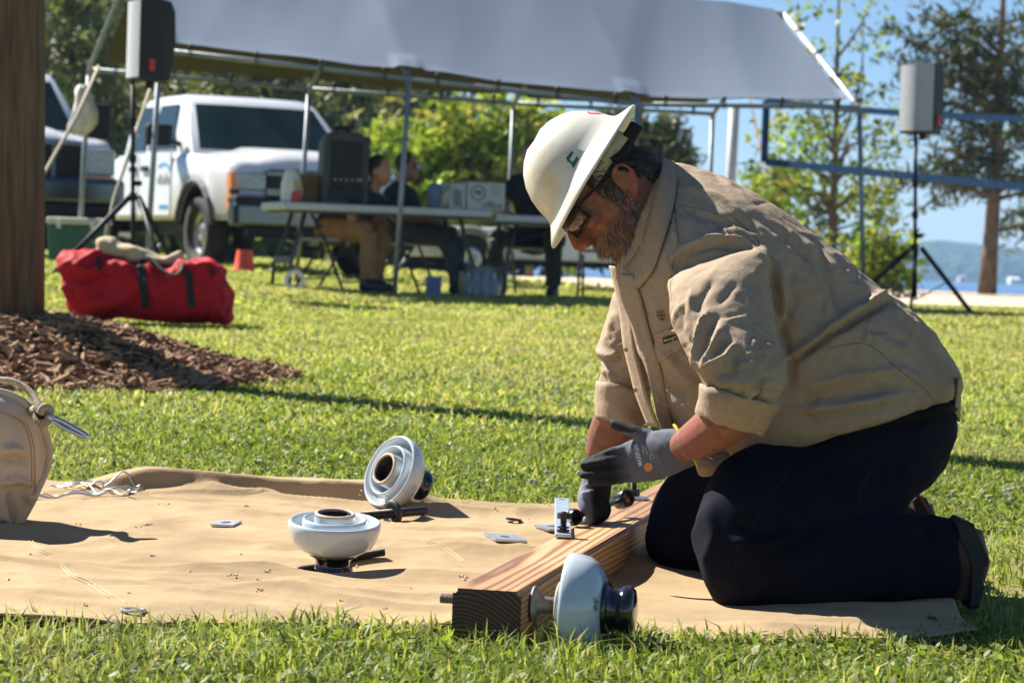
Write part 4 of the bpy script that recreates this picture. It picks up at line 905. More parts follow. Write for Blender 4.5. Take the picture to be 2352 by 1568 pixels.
def pa_speaker(base, h, face, lab):
    """grille faces `face` (angle); wedge cabinet behind"""
    t = empty('loudspeaker', base, lab, 'loudspeaker', rz=face); k = h / .6
    rg = []
    for z, d in ((0, .13), (.04, .16), (.3, .19), (.52, .18), (.585, .15), (.60, .12)):
        rg.append([Vector((x, y, z)) * k for x, y in ((.10, -.165), (.10, .165), (-d * .5, .15), (-d, .09), (-d, -.09), (-d * .5, -.15))])
    MB().rings(rg).build('cabinet', M_spk, t, bevel=.012)
    gr = []
    for yy in np.linspace(-1, 1, 7): gr.append([Vector((.10 + .045 * (1 - yy * yy * .8), yy * .158, .02)) * k, Vector((.10 + .045 * (1 - yy * yy * .8), yy * .158, .58)) * k, Vector((.105, yy * .158, .58)) * k, Vector((.105, yy * .158, .02)) * k])
    MB().rings(gr).build('grille', M_spkg, t, smooth=True); autosmooth(t.children[-1])
    MB().box(Vector((.01, -.168, .11)) * k, (.02, .006, .042)).build('red_tag', M_red, t); MB().box(Vector((.01, .168, .11)) * k, (.02, .006, .042)).build('red_tag', M_red, t)
    MB().tube([Vector((-.02, 0, 0)) * k, Vector((-.02, 0, -.05)) * k], .03, n=10).build('pole_socket', M_trim, t)
    return t
t, tp = tripod(305, 18.7, 186, 452, ((-.57, -.06), (.32, -.40), (.30, .5)), 'black tripod stand behind the red duffel bag')
pa_speaker(tp + Vector((.10, .02, .0)), .60, R(-156), 'grey fronted loudspeaker on a pole in front of the tent end')
t, tp = tripod(2103, 22.0, 305, 568, ((-.62, -.1), (.47, -.12), (.05, .55)), 'black tripod stand at the edge of the sand')
pa_speaker(tp + Vector((.05, .0, -.01)), .61, R(-127), 'grey fronted loudspeaker on a pole in front of the pines by the lake')
# thin guy cord at the right tent post
rope('guy_rope', [NE[3], P(2050, 400, 21.4), P(2085, 560, 21.2), Vector((P(2140, 700, 21).x, 21, Gf(P(2140, 700, 21).x, 21)))], .0028, 'thin pale guy cord from the right tent corner', mat('pale_cord', (.5, .52, .5), rough=.8))

# ================================================================== volleyball net
M_net = mat('blue_webbing', (.007, .03, .075), (.009, .037, .09), scale=12, rough=.8, spec=.1); M_thr = mat('net_twine', (.12, .13, .12), rough=.8)
A0, A1, B0, B1 = P(1758, 232, 41), P(1758, 372, 41), P(2420, 275, 36), P(2420, 436, 36)
tl = P(1757, 600, 41); net = empty('volleyball_net', (tl.x, 41, Gf(tl.x, 41)), 'blue bordered volleyball net stretched before the lake pines', 'net')
def sagp(a, b, t, s): p = a.lerp(b, t); return p - Vector((0, 0, s * 4 * t * (1 - t)))
def band(p0, p1, s, hw_, name):
    rg = [[q + Vector((0, y, z)) for y, z in ((-.006, -hw_), (.006, -hw_), (.006, hw_), (-.006, hw_))] for q in [sagp(p0, p1, t, s) for t in np.linspace(0, 1, 15)]]
    MB().rings(rg).build(name, M_net, net, world=True)
band(A0, B0, .05, .05, 'top_band'); band(A1, B1, .0, .06, 'bottom_band')
MB().box((A0 + A1) / 2, (.06, .008, (A0.z - A1.z) / 2)).build('side_band', M_net, net, world=True)
mb = MB()
for i in range(1, 46):
    t_ = i / 46; a_, b_ = sagp(A0, B0, t_, .05), sagp(A1, B1, t_, 0); mb.tube([a_, b_], .0007, n=3, cap=False)
for j in range(1, 10):
    q0, q1 = A0.lerp(A1, j / 10), B0.lerp(B1, j / 10); mb.tube([q0, q1], .0007, n=3, cap=False)
o = mb.build('mesh', M_thr, net, world=True); tag(o, kind='stuff')
pp = P(1668, 600, 41.2); gz = Gf(pp.x, 41.2); ztop = P(1668, 238, 41.2).z
MB().tube([(pp.x, 41.2, gz - .02), (pp.x + .04, 41.2, ztop)], .085, n=14).build('post', mat('grey_post', (.36, .37, .38), (.42, .43, .44), scale=6, rough=.6), net, smooth=True, world=True)
pp2 = P(2560, 600, 36); MB().tube([(pp2.x, 36, Gf(pp2.x, 36) - .02), (pp2.x, 36, B0.z + .1)], .08, n=14).build('post', M_galv, net, smooth=True, world=True)
for a_, b_ in ((A0, Vector((pp.x + .03, 41.2, A0.z + .1))), (A1, Vector((pp.x + .02, 41.2, A1.z - .05))), (B0, Vector((pp2.x, 36, B0.z))), (B1, Vector((pp2.x, 36, B1.z)))): MB().tube([a_, b_], .008, n=6).build('tie_cord', M_thr, net, world=True)
M_ob = mat('orange_strap', (.50, .16, .06), rough=.7)
MB().tube([P(1722, 225, 41.3), P(1738, 300, 41.3), P(1755, 378, 41.0)], .04, n=6, flat=.3).build('orange_strap', M_ob, net, world=True)

# ================================================================== cooler, bag, pole
p = onground(180, 600, 22.6); t = empty('cooler', p, 'green cooler with a cream lid behind the tripod leg', 'cooler')
MB().box((0, 0, .17), (.24, .17, .17), taper=1.06).build('box', mat('green_cooler', (.02, .09, .045), (.025, .11, .055), scale=8, rough=.5), t, bevel=.02, seg=3)
ld = MB().box((0, 0, .375), (.265, .19, .032)).build('lid', mat('cream_lid', (.55, .50, .42), (.6, .56, .48), scale=10, rough=.5), t, bevel=.02, seg=3)
for x in (-.15, .15): MB().box((x, -.19, .35), (.02, .012, .04)).build('latch', M_white, ld, bevel=.005)
# red duffel: lofted along its length, ends slumped
M_redc = mat('red_duffel_cloth', (.36, .005, .012), (.42, .008, .016), scale=30, rough=.7, bump=.25, bscale=60, bdist=.01, spec=.2)
M_web = mat('black_webbing', (.009, .009, .01), (.014, .014, .014), scale=80, rough=.8)
Yb = 14.2
bg_ = onground(335, 735, Yb); t = empty('duffel_bag', bg_, 'large red duffel bag with black straps lying on the lawn', 'bag')
ss = [((150, 605), (158, 660), .05), ((146, 580), (166, 712), .13), ((160, 573), (176, 722), .17), ((205, 575), (205, 722), .19), ((260, 588), (250, 724), .2), ((330, 600), (325, 728), .2), ((400, 606), (400, 733), .2), ((455, 598), (460, 737), .19), ((495, 606), (505, 739), .17), ((518, 640), (524, 739), .12), ((526, 670), (526, 730), .04)]
rg = [sec(a_, b_, Yb + .0, d_, n=3.0, k=28) for a_, b_, d_ in ss]
me = fuse(MB().rings(interp_rings(rg, 4)), .012, 5); wrinkle(me, .016, 5, 2, (1, 1, 1.6)); ridges(me, .03, 4.5, 2.5, (1, 1, .8), 2.0); ridges(me, .014, 10, 2.5, (1, 1, .8), 7.0)
folds(me, [([(165, 600), (200, 625), (240, 610)], .02, 7), ([(160, 640), (205, 640), (235, 625)], -.02, 6), ([(170, 665), (215, 655), (260, 635)], .02, 7), ([(185, 690), (215, 680), (235, 665)], -.018, 6), ([(225, 590), (245, 640), (240, 700)], -.014, 6), ([(440, 612), (480, 605), (510, 640)], .015, 7), ([(250, 600), (300, 615), (340, 610)], .018, 8), ([(490, 640), (510, 690), (520, 730)], -.012, 6)])
body = link('body', me, M_redc, t, smooth=True, world=True); bv = bvh_of(body)
def strap_on(name, line, wpx, m=M_web, off=.004):
    V = []; F = []; L = curve([(x, y, 0) for x, y in line], 8)
    for i, q in enumerate(L):
        d = (L[min(i + 1, len(L) - 1)] - L[max(i - 1, 0)]).normalized(); nn = Vector((-d.y, d.x, 0)); 
        for s in (-.5, 0, .5): V.append((q.x + nn.x * s * wpx, q.y + nn.y * s * wpx))
    for i in range(len(L) - 1):
        for k in range(2): F.append((i * 3 + k, i * 3 + k + 1, i * 3 + 4 + k, i * 3 + 3 + k))
    o = decal(name, V, F, bv, m, t, off=off + .006, sub=False); so_ = o.modifiers.new('s', 'SOLIDIFY'); so_.thickness = .004; return o
strap_on('strap', [(322, 606), (328, 650), (335, 708)], 19); strap_on('strap', [(430, 620), (436, 660), (442, 706)], 17)
strap_on('zip_pull', [(223, 590), (228, 602), (230, 622)], 10); strap_on('zip_pull', [(484, 612), (488, 628), (492, 634)], 8)
MB().tube(curve([P(318, 604, Yb - .12), P(345, 592, Yb - .12), P(375, 622, Yb - .2), P(400, 632, Yb - .21), P(415, 622, Yb - .2), P(418, 606, Yb - .14)], 6), .014, n=8, flat=.5).build('carry_handle', M_web, t, smooth=True, world=True)
# folded tan canvas tool pouch on the bag
M_canv = mat('tan_canvas', (.36, .27, .16), (.46, .36, .23), scale=14, rough=.9, bump=.3, bscale=120)
rg = [sec((223, 552), (222, 580), Yb, .05, n=3), sec((235, 546), (232, 588), Yb, .10, n=3), sec((262, 545), (262, 594), Yb, .12, n=3), sec((275, 558), (285, 600), Yb, .12, n=3), sec((330, 572), (335, 606), Yb, .11, n=3), sec((375, 590), (380, 612), Yb, .1, n=3), sec((418, 574), (424, 602), Yb, .07, n=3)]
me = fuse(MB().rings(interp_rings(rg, 3)), .010, 4); wrinkle(me, .016, 10); o = link('canvas_pouch', me, M_canv, smooth=True); tag(o, 'folded tan canvas pouch lying on top of the red duffel', 'pouch')
# utility pole
M_pole = mat('weathered_pole', (.085, .05, .027), (.19, .118, .062), scale=14, rough=.9, bump=1.0, bscale=30, bdist=.015, stretch=(3, 3, .22), c3=(.20, .05, .022), c3scale=2.2)
zg = Gf(MC[0], MC[1]); pb = P(19, 762, MC[1]); pt_ = P(22, 0, MC[1]); dv = (pt_ - pb) / (pt_.z - pb.z)
pole = MB().tube([pb + dv * (zg - .3 - pb.z), pb + dv * .7, pt_, pt_ + dv * 7], [.148, .146, .144, .115], n=40).build('utility_pole', M_pole, None, smooth=True); tag(pole, 'weathered brown wooden pole standing in the mulch bed', 'pole')
# ================================================================== canvas tarp
M_tarp = mat('canvas_tarp', (.345, .243, .13), (.40, .287, .16), scale=5, rough=.9, bump=.35, bscale=34, bdist=.006, c3=(.27, .19, .105), c3scale=2.6, spec=.15)
nx_, ny_ = 420, 360
xs = np.linspace(TARP_X0, TARP_X1, nx_); tt_ = np.linspace(0, 1, ny_); X, T_ = np.meshgrid(xs, tt_)
X = X + np.where(X > .5, (.05 * np.sin(T_ * 9) + .03) * (X - .5), 0)
Yt_ = tarp_front(X) * (1 - T_) + tarp_back(X) * T_
def npn(x, y, sx, sy, sd, oct=2):
    o_ = np.zeros(x.shape); a_ = 1.0
    for k in range(oct):
        r_ = np.random.default_rng(sd + k); gx, gy = r_.random((64, 64)), 0
        u, v_ = x * sx * 2 ** k + 17.3, y * sy * 2 ** k + 9.1; iu, iv = np.floor(u).astype(int), np.floor(v_).astype(int); fu, fv = u - iu, v_ - iv; fu, fv = fu * fu * (3 - 2 * fu), fv * fv * (3 - 2 * fv)
        g_ = lambda i, j: gx[i % 64, j % 64]
        o_ += a_ * ((g_(iu, iv) * (1 - fu) + g_(iu + 1, iv) * fu) * (1 - fv) + (g_(iu, iv + 1) * (1 - fu) + g_(iu + 1, iv + 1) * fu) * fv - .5) * 2; a_ *= .5
    return o_
wx1 = X + .10 * npn(X, Yt_, 1.5, 1.5, 5); wy1 = Yt_ + .10 * npn(X, Yt_, 1.2, 1.5, 6) + .10 * X
def crease(u, v_, sx, sy, sd, p): return np.clip(1 - 2.2 * np.abs(npn(u, v_, sx, sy, sd, 1)), 0, 1) ** p
Zt = .016 + .022 * crease(wx1, wy1, .55, 2.6, 11, 1.5) + .012 * crease(wx1 + .4, wy1 - .3 * X, 1.1, 4.2, 21, 1.6) + .012 * crease(wx1 * .8 + wy1 * .5, wy1, 2.2, 7.0, 51, 1.05) + .007 * crease(wx1 - wy1 * .6, wy1 + .4 * wx1, 4.2, 9.0, 71, 1.0) + .006 * crease(wx1 * 1.1 + wy1 * .9, wy1 - .8 * wx1, 3.0, 3.4, 91, 1.0)
Zt += .010 * crease(wx1 * 1.2 - wy1 * .7, wy1 * .8 + wx1 * .4, 1.0, 3.2, 61, 1.4) + .008 * npn(X, Yt_, 1.6, 2.4, 31, 2) + .0016 * npn(X, Yt_, 12, 22, 41, 2)
# a stiff fold turned up along the back edge: steep face to the front
edge_ = smoothstep(.934 + .006 * np.sin(X * 7), .947 + .006 * np.sin(X * 7), T_) * (1 - .35 * smoothstep(.965, 1.0, T_)); Zt = Zt * (1 - edge_ * .6) + edge_ * (.010 + .056 * smoothstep(-1.1, -.85, X) * (1 - smoothstep(-.29, -.12, X)))
Zt *= 1 - .5 * smoothstep(.06, 0, T_); Zt += .020 * smoothstep(.035, 0, T_) * np.clip(np.sin(X * 7 + 1.2) + .1, 0, 1)
flat = np.exp(-(((X - .24) - (Yt_ - 4.08) * .2) / .16) ** 2)                 # pressed down where the timber lies
knee = np.exp(-(((X - .55) / .4) ** 2 + ((Yt_ - 4.75) / .35) ** 2)) 
Zt = Zt * (1 - .75 * flat) * (1 - .6 * knee)
Zt = .012 + (Zt - .012) * np.where(T_ > .92, 1, .78); Zt = Zt - (Zt - .004) * np.exp(-(((X + .345) / .10) ** 2 + ((Yt_ - 4.84) / .09) ** 2))
def tarp_h(x, y):
    i = np.clip(np.searchsorted(xs, x), 1, nx_ - 1); t = (y - float(tarp_front(np.array(x)))) / (float(tarp_back(np.array(x))) - float(tarp_front(np.array(x)))); j = int(np.clip(t * (ny_ - 1), 0, ny_ - 1)); return float(Zt[j, i]) + Gf(x, y)
Zg = Zt + G(X, Yt_)
v = np.stack([X, Yt_, Zg], -1).reshape(-1, 3); i = np.arange(X.size).reshape(X.shape); f = np.stack([i[:-1, :-1], i[:-1, 1:], i[1:, 1:], i[1:, :-1]], -1).reshape(-1, 4)
tarp = link('canvas_tarp', npmesh('canvas_tarp', v, f), M_tarp, smooth=True); tag(tarp, 'tan canvas ground tarp spread on the grass, wrinkled and dusty', 'tarp')
sm = tarp.modifiers.new('s', 'SOLIDIFY'); sm.thickness = .004; sm.offset = -1
TB = BVHTree.FromPolygons([Vector(q) for q in v], [tuple(q) for q in f])
def drop(px, py):
    """where a pixel meets the tarp"""
    d = ray(px, py).normalized(); h = TB.ray_cast(CAM, d); return h[0] if h[0] is not None else P(px, py, 5)
def tz(x, y): 
    h = TB.ray_cast(Vector((x, y, 3)), Vector((0, 0, -1))); return h[0].z if h[0] is not None else Gf(x, y)
# seams, hem stitching, shavings
M_thread = mat('pale_thread', (.55, .42, .26), rough=.9)
def seam(line, name='seam_stitch'):
    mb = MB(); pts = [drop(x, y) + Vector((0, 0, .001)) for x, y in [(q.x, q.y) for q in curve([(x, y, 0) for x, y in line], 14)]]
    pts = [p for i, p in enumerate(pts) if i == 0 or (p - pts[i - 1]).length < .12]
    if len(pts) > 2: mb.tube(pts, .0009, n=5); mb.build(name, M_thread, tarp)
seam([(60, 1235), (85, 1262), (110, 1275)]); seam([(66, 1233), (92, 1260), (118, 1273)]); seam([(140, 1290), (165, 1318), (205, 1335), (260, 1368), (290, 1385)]); seam([(135, 1292), (160, 1322), (200, 1340), (250, 1372)])
seam([(850, 1160), (880, 1180), (905, 1205)]); seam([(980, 1245), (1020, 1262), (1060, 1290)]); seam([(985, 1243), (1028, 1260), (1066, 1288)])
mb = MB()
for k in range(30):
    px, py = random.uniform(10, 1230), random.choice((random.uniform(1130, 1400), random.gauss(1300, 50))); c = drop(px, py) + Vector((0, 0, .002)); s = random.uniform(.0015, .004)
    if not (-1.5 < c.x < .8): continue
    for _ in range(random.choice((1, 2, 3, 5))):
        q = c + Vector((random.gauss(0, s * 1.6), random.gauss(0, s * 2), 0)); q.z = tz(q.x, q.y) + .0008; a = random.uniform(0, 6.28)
        mb.tube([q, q + Vector((math.cos(a) * s, math.sin(a) * s, s * .25)), q + Vector((math.cos(a + 1) * s * 1.8, math.sin(a + 1) * s * 1.8, .05 * s))], .0012, n=4)
o = mb.build('wood_shavings', mat('shaving', (.72, .58, .38), (.6, .47, .3), scale=50, rough=.9), None); tag(o, 'pale wood shavings and lint scattered on the canvas', 'shavings', kind='stuff')
mb = MB()
for k in range(260):
    px = random.choice((random.uniform(640, 1010), random.uniform(850, 1000), random.uniform(1500, 1900))); d = ray(px, 1430); Y0 = float(tarp_front(np.array(d.x / d.y * 4.25))); x = d.x / d.y * Y0; q = Vector((x, Y0 + random.uniform(-.004, .008), tz(x, Y0 + .01) + .001)); L = random.uniform(.006, .02)
    mb.tube([q, q + Vector((random.gauss(0, .4), -.8, random.uniform(-.1, .4))) * L * .6, q + Vector((random.gauss(0, .6), -1, -.3)) * L], .0007, n=4, cap=False)
o = mb.build('frayed_edge', M_thread, tarp); tag(o, kind='stuff')

# ================================================================== crossarm timber
def woodmat(name):
    m = bpy.data.materials.new(name); m.use_nodes = True; n = m.node_tree; b = n.nodes['Principled BSDF']; b.inputs['Roughness'].default_value = .55
    tc = n.nodes.new('ShaderNodeTexCoord'); mp = n.nodes.new('ShaderNodeMapping'); mp.inputs['Scale'].default_value = (1, .085, 1); mp.inputs['Location'].default_value = (.018, 0, .022)
    n.links.new(tc.outputs['Object'], mp.inputs[0])
    no = n.nodes.new('ShaderNodeTexNoise'); no.inputs['Scale'].default_value = 7; no.inputs['Detail'].default_value = 3; n.links.new(mp.outputs[0], no.inputs[0])
    va = n.nodes.new('ShaderNodeVectorMath'); va.operation = 'MULTIPLY_ADD'; va.inputs[1].default_value = (.035, .035, .035); n.links.new(no.outputs['Color'], va.inputs[0]); n.links.new(mp.outputs[0], va.inputs[2])
    wv = n.nodes.new('ShaderNodeTexWave'); wv.wave_type = 'RINGS'; wv.rings_direction = 'Y'; wv.inputs['Scale'].default_value = 44; wv.inputs['Distortion'].default_value = .6; wv.inputs['Detail'].default_value = 2; wv.inputs['Detail Scale'].default_value = 2; n.links.new(va.outputs[0], wv.inputs[0])
    r = n.nodes.new('ShaderNodeValToRGB'); e = r.color_ramp.elements; e[0].position = .2; e[0].color = (.50, .315, .15, 1); e[1].position = .97; e[1].color = (.235, .10, .042, 1); q = r.color_ramp.elements.new(.68); q.color = (.44, .25, .11, 1)
    n.links.new(wv.outputs[0], r.inputs[0])
    n2 = n.nodes.new('ShaderNodeTexNoise'); n2.inputs['Scale'].default_value = 4; m2 = n.nodes.new('ShaderNodeMapping'); m2.inputs['Scale'].default_value = (1.2, .35, 1.2); n.links.new(tc.outputs['Object'], m2.inputs[0]); n.links.new(m2.outputs[0], n2.inputs[0])
    mx = n.nodes.new('ShaderNodeMix'); mx.data_type = 'RGBA'; mx.blend_type = 'MULTIPLY'; r2 = n.nodes.new('ShaderNodeValToRGB'); r2.color_ramp.elements[0].position = .42; r2.color_ramp.elements[1].position = .62; r2.color_ramp.elements[0].color = (.66, .58, .50, 1); n.links.new(n2.outputs[0], r2.inputs[0])
    mx.inputs[0].default_value = 1; n.links.new(r.outputs[0], mx.inputs[6]); n.links.new(r2.outputs[0], mx.inputs[7]); n.links.new(mx.outputs[2], b.inputs['Base Color'])
    bp = n.nodes.new('ShaderNodeBump'); bp.inputs['Strength'].default_value = .25; bp.inputs['Distance'].default_value = .002; n.links.new(wv.outputs[0], bp.inputs['Height']); n.links.new(bp.outputs[0], b.inputs['Normal'])
    return m
M_wood = woodmat('treated_pine'); 
def endmat():
    m = woodmat('dark_end_grain'); n = m.node_tree; r = [x for x in n.nodes if x.type == 'VALTORGB'][0]; e = r.color_ramp.elements; e[0].color = (.17, .10, .06, 1); e[1].color = (.12, .068, .042, 1); e[2].color = (.04, .022, .014, 1)  # end faces get darker browns than the long faces
    n.nodes['Principled BSDF'].inputs['Roughness'].default_value = .8; return m
M_end = endmat()
AW, AH, AL = .114, .089, 2.44; adir = Vector((.206, .979, 0)).normalized(); aper = Vector((adir.y, -adir.x, 0)); aang = math.atan2(adir.y, adir.x) - math.pi / 2
L0 = P(1040, 1355, 4.077); AZ = .004
a0 = Vector((L0.x, L0.y, AZ)) + aper * (AW / 2)          # centre of the near end
arm = empty('crossarm', a0, 'squared pine crossarm timber lying across the canvas', 'timber', rz=aang)
bm = bmesh.new(); bmesh.ops.create_cube(bm, size=1)
for q in bm.verts: q.co = Vector((q.co.x * AW, (q.co.y + .5) * AL, (q.co.z + .5) * AH))
bmesh.ops.bevel(bm, geom=[e for e in bm.edges if abs((e.verts[0].co - e.verts[1].co).y) > 1], offset=.008, segments=3, affect='EDGES')
for fc in bm.faces: fc.material_index = 1 if abs(fc.normal.y) > .9 else 0
me = bpy.data.meshes.new('beam'); bm.to_mesh(me); bm.free(); beam = link('beam', me, [M_wood, M_end], arm); 
ba = mat('blackened_metal', (.03, .028, .026), (.06, .055, .05), scale=60, rough=.5, metal=.6); M_galv2 = mat('galvanised_hardware', (.40, .43, .46), (.52, .55, .57), scale=60, rough=.45, metal=.8, bump=.15, bscale=300); M_rust = mat('dull_grey_pin', (.22, .20, .17), (.30, .27, .23), scale=60, rough=.6, metal=.5, bump=.2, bscale=300)
def nut(mb, c, ax, r, h): 
    rot = Vector(ax).to_track_quat('Z', 'Y').to_matrix(); mb.lathe([(r, -h / 2), (r, h / 2)], c=c, rot=rot, n=6)
def thread(mb, p0, p1, r, pitch=.0022):
    p0, p1 = Vector(p0), Vector(p1); L = (p1 - p0).length; n = max(2, int(L / pitch)); d = (p1 - p0).normalized(); rot = d.to_track_quat('Z', 'Y').to_matrix()
    mb.lathe([(r * (1 if k % 2 else .86), L * k / (2 * n)) for k in range(2 * n + 1)], c=p0, rot=rot, n=14)
def aw(x, y, z): return a0 + aper * x + adir * y + Vector((0, 0, z))      # crossarm coordinates
# pin through the near end, its insulator
M_porc = mat('grey_white_porcelain', (.47, .525, .555), (.50, .555, .585), scale=6, rough=.18, coat=.5); M_blk = mat('black_glaze', (.008, .008, .010), (.014, .013, .014), scale=20, rough=.14, coat=.6); M_bisc = mat('unglazed_rim', (.42, .33, .24), (.5, .40, .30), scale=40, rough=.8)
pin = empty('insulator_pin', aw(0, .085, AH - .03), 'steel insulator pin bolted through the crossarm end', 'bolt'); mb = MB(); ax = aper; c0 = aw(0, .085, AH - .03)
W2 = lambda mb, name, m, par, **k: mb.build(name, m, par, world=True, **k)
rotx = aper.to_track_quat('Z', 'Y').to_matrix()
W2(MB().lathe([(.011, AW / 2 + .002), (.030, AW / 2 + .003), (.030, AW / 2 + .006), (.022, AW / 2 + .010), (.014, AW / 2 + .018), (.0125, AW / 2 + .07), (.012, AW / 2 + .13)], c=c0, rot=rotx, n=24), 'shank', M_rust, pin, smooth=True)
mb = MB(); thread(mb, c0 - ax * (AW / 2 + .001), c0 - ax * (AW / 2 + .04), .0085); W2(mb, 'threaded_end', M_rust, pin)
mb = MB(); nut(mb, c0 - ax * (AW / 2 + .0055), ax, .015, .01); W2(mb, 'nut', M_rust, pin)
SK = [(.046, .052), (.060, .056), (.074, .066), (.083, .080), (.088, .098), (.089, .108), (.087, .1135), (.0845, .1145), (.081, .112), (.079, .105), (.074, .088), (.066, .080), (.0625, .084), (.0625, .113), (.0605, .119), (.0575, .119), (.0555, .113), (.053, .084), (.046, .078), (.0405, .084), (.0395, .125)]
HEAD = [(.0001, 0), (.024, .0005), (.034, .003), (.039, .009), (.040, .016), (.038, .022), (.034, .027), (.033, .033), (.035, .039), (.041, .044), (.0465, .047), (.0475, .0505), (.046, .0535)]
def insulator(base, axis, lab, tw=0):
    """axis: from the black crown to the open skirt"""
    t = empty('pin_insulator', base, lab, 'insulator', 'porcelain pin insulators'); rot = (Vector(axis).normalized().to_track_quat('Z', 'Y').to_matrix()) @ Matrix.Rotation(tw, 3, 'Z'); t.rotation_euler = rot.to_euler()
    h = MB().lathe(HEAD + [(.02, .0535)], n=40).build('crown', M_blk, t, smooth=True)
    MB().lathe(SK, n=56, cap=False).build('skirt', M_porc, t, smooth=True)
    MB().lathe([(.0395, .1245), (.0385, .129), (.035, .1305), (.0325, .129), (.032, .1245)], n=36, closed=True).build('pin_socket_rim', M_bisc, t, smooth=True)
    MB().lathe([(.0325, .128), (.030, .1), (.027, .07), (.0001, .069)], n=28, cap=False).build('pin_hole', mat('threaded_hole', (.012, .011, .012), rough=.3, bump=1, bscale=200, stretch=(.1, .1, 1)), t, smooth=True)
    return t
rimc = c0 + ax * (AW / 2 + .062); i1 = insulator(rimc + ax * .112, -ax, 'white insulator with black crown mounted sideways on the crossarm pin')
bpy.context.view_layer.update()
bv1 = bvh_of([c for c in i1.children if c.name.startswith('skirt')][0]); M_inkb = mat('black_marking', (.02, .025, .03), rough=.6)
for txt, cx_, cy_ in (('55 - 5', 1372, 1388), ('ICB-2001', 1366.5, 1388)):
    vv, ff = textpx(txt, cx_, cy_, 9, ang=88, bold=.02); decal('marking', vv, ff, bv1, M_inkb, i1, off=.0008, sub=False)
# upright insulator on the canvas
g2 = P(763, 1330, 4.84); b2 = Vector((g2.x, g2.y, tz(g2.x, g2.y) - .006)); ax2 = Vector((.02, -.13, 1)).normalized()
i2 = insulator(b2 + Vector((0, 0, .005)), ax2, 'white insulator standing upside down on its black crown on the canvas')
# leaning insulator
ax3 = Vector((-.70, -.55, .36)).normalized(); rc = P(892, 1116, 5.88); i3 = insulator(rc - ax3 * .113, ax3, 'white insulator lying tilted with its ringed underside showing')
lo_ = min((i3.matrix_basis @ Vector((.089 * math.cos(a), .089 * math.sin(a), .108))).z for a in np.linspace(0, 6.28, 40)); dz = tz(i3.location.x - .05, i3.location.y - .05) + .002 - lo_
i3.location.z += dz * .8
# loose bolts beside them
def loose_bolt(pts, r, lab, washer=None, thr=True):
    pts = [Vector(p) for p in pts]; t = empty('machine_bolt', pts[0], lab, 'bolt'); mb = MB(); mb.tube([pts[0], pts[0].lerp(pts[1], .6)], r, n=14); W2(mb, 'shank', ba, t, smooth=True)
    mb = MB(); thread(mb, pts[0].lerp(pts[1], .6), pts[1], r * 1.02, .003); W2(mb, 'threaded_end', ba, t)
    if washer is not None:
        p, axw = washer; rot = Vector(axw).to_track_quat('Z', 'Y').to_matrix(); W2(MB().lathe([(r * 1.2, -.004), (.030, -.005), (.031, 0), (.028, .005), (r * 1.2, .008)], c=p, rot=rot, n=28, closed=True), 'flange', ba, t, smooth=True)
    return t
pA, pB = drop(832, 1196), drop(975, 1183); pA = pA + Vector((0, 0, .011)); pB = pB + Vector((0, 0, .011)); loose_bolt([pB, pA], .0105, 'dark bolt with round flange under the tilted insulator', (pA.lerp(pB, .48), pB - pA))
pA, pB = P(882, 1276, 4.95), P(730, 1306, 4.90); pA.z = max(pA.z, tz(pA.x, pA.y) + .012); pB.z = tz(pB.x, pB.y) + .012; loose_bolt([pB, pA], .0085, 'dark threaded bolt poking out behind the upright insulator')
c = P(702, 1306, 4.82); c.z = tz(c.x, c.y) + .011; t = tag(MB().lathe([(.004, -.02), (.009, -.02), (.0102, -.014), (.0102, .03), (.004, .03)], c=(0, 0, 0), rot=Vector((.5, .85, 0)).to_track_quat('Z', 'Y').to_matrix(), n=20, closed=True).build('bolt_head', ba, None, smooth=True), 'round dark bolt head left of the upright insulator foot', 'bolt'); t.location = c; autosmooth(t)
# washers and plates on the canvas
def sq_washer(px, py, s, rz, lab, tilt=0, hole=.011):
    c = drop(px, py); t = bpy.data.objects.new('square_washer', None)
    bm = bmesh.new(); n = 16; ring = [bm.verts.new((hole * math.cos(2 * math.pi * k / n + math.pi / 4), hole * math.sin(2 * math.pi * k / n + math.pi / 4), .0)) for k in range(n)]
    out = []
    for k in range(n):
        a = 2 * math.pi * k / n + math.pi / 4; q = max(abs(math.cos(a)), abs(math.sin(a))); out.append(bm.verts.new((s * math.cos(a) / q, s * math.sin(a) / q, 0)))
    fs = [bm.faces.new((ring[k], out[k], out[(k + 1) % n], ring[(k + 1) % n])) for k in range(n)]
    r_ = bmesh.ops.extrude_face_region(bm, geom=fs); bmesh.ops.translate(bm, vec=(0, 0, .005), verts=[g for g in r_['geom'] if isinstance(g, bmesh.types.BMVert)]); bmesh.ops.recalc_face_normals(bm, faces=bm.faces)
    me = bpy.data.meshes.new('square_washer'); bm.to_mesh(me); bm.free(); o = link('square_washer', me, M_galv2); hn_ = [TB.ray_cast(Vector((c.x + dx_ * s, c.y + dy_ * s, 3)), Vector((0, 0, -1)))[0] for dx_, dy_ in ((-1, -1), (1, -1), (1, 1), (-1, 1))]; nn_ = ((hn_[2] - hn_[0]).cross(hn_[3] - hn_[1])).normalized(); o.rotation_euler = (nn_.to_track_quat('Z', 'Y').to_matrix() @ Matrix.Rotation(rz, 3, 'Z')).to_euler(); o.location = Vector((c.x, c.y, max(sum(h_.z for h_ in hn_) / 4, c.z) + .001)); tag(o, lab, 'washer'); return o
sq_washer(520, 1205, .026, .3, 'square steel washer alone on the open canvas', tilt=.05); sq_washer(1160, 1238, .036, .9, 'square steel washer left of the crossarm', tilt=.06); sq_washer(1268, 1214, .028, .2, 'square steel washer beside the flat brace strap', tilt=.1)
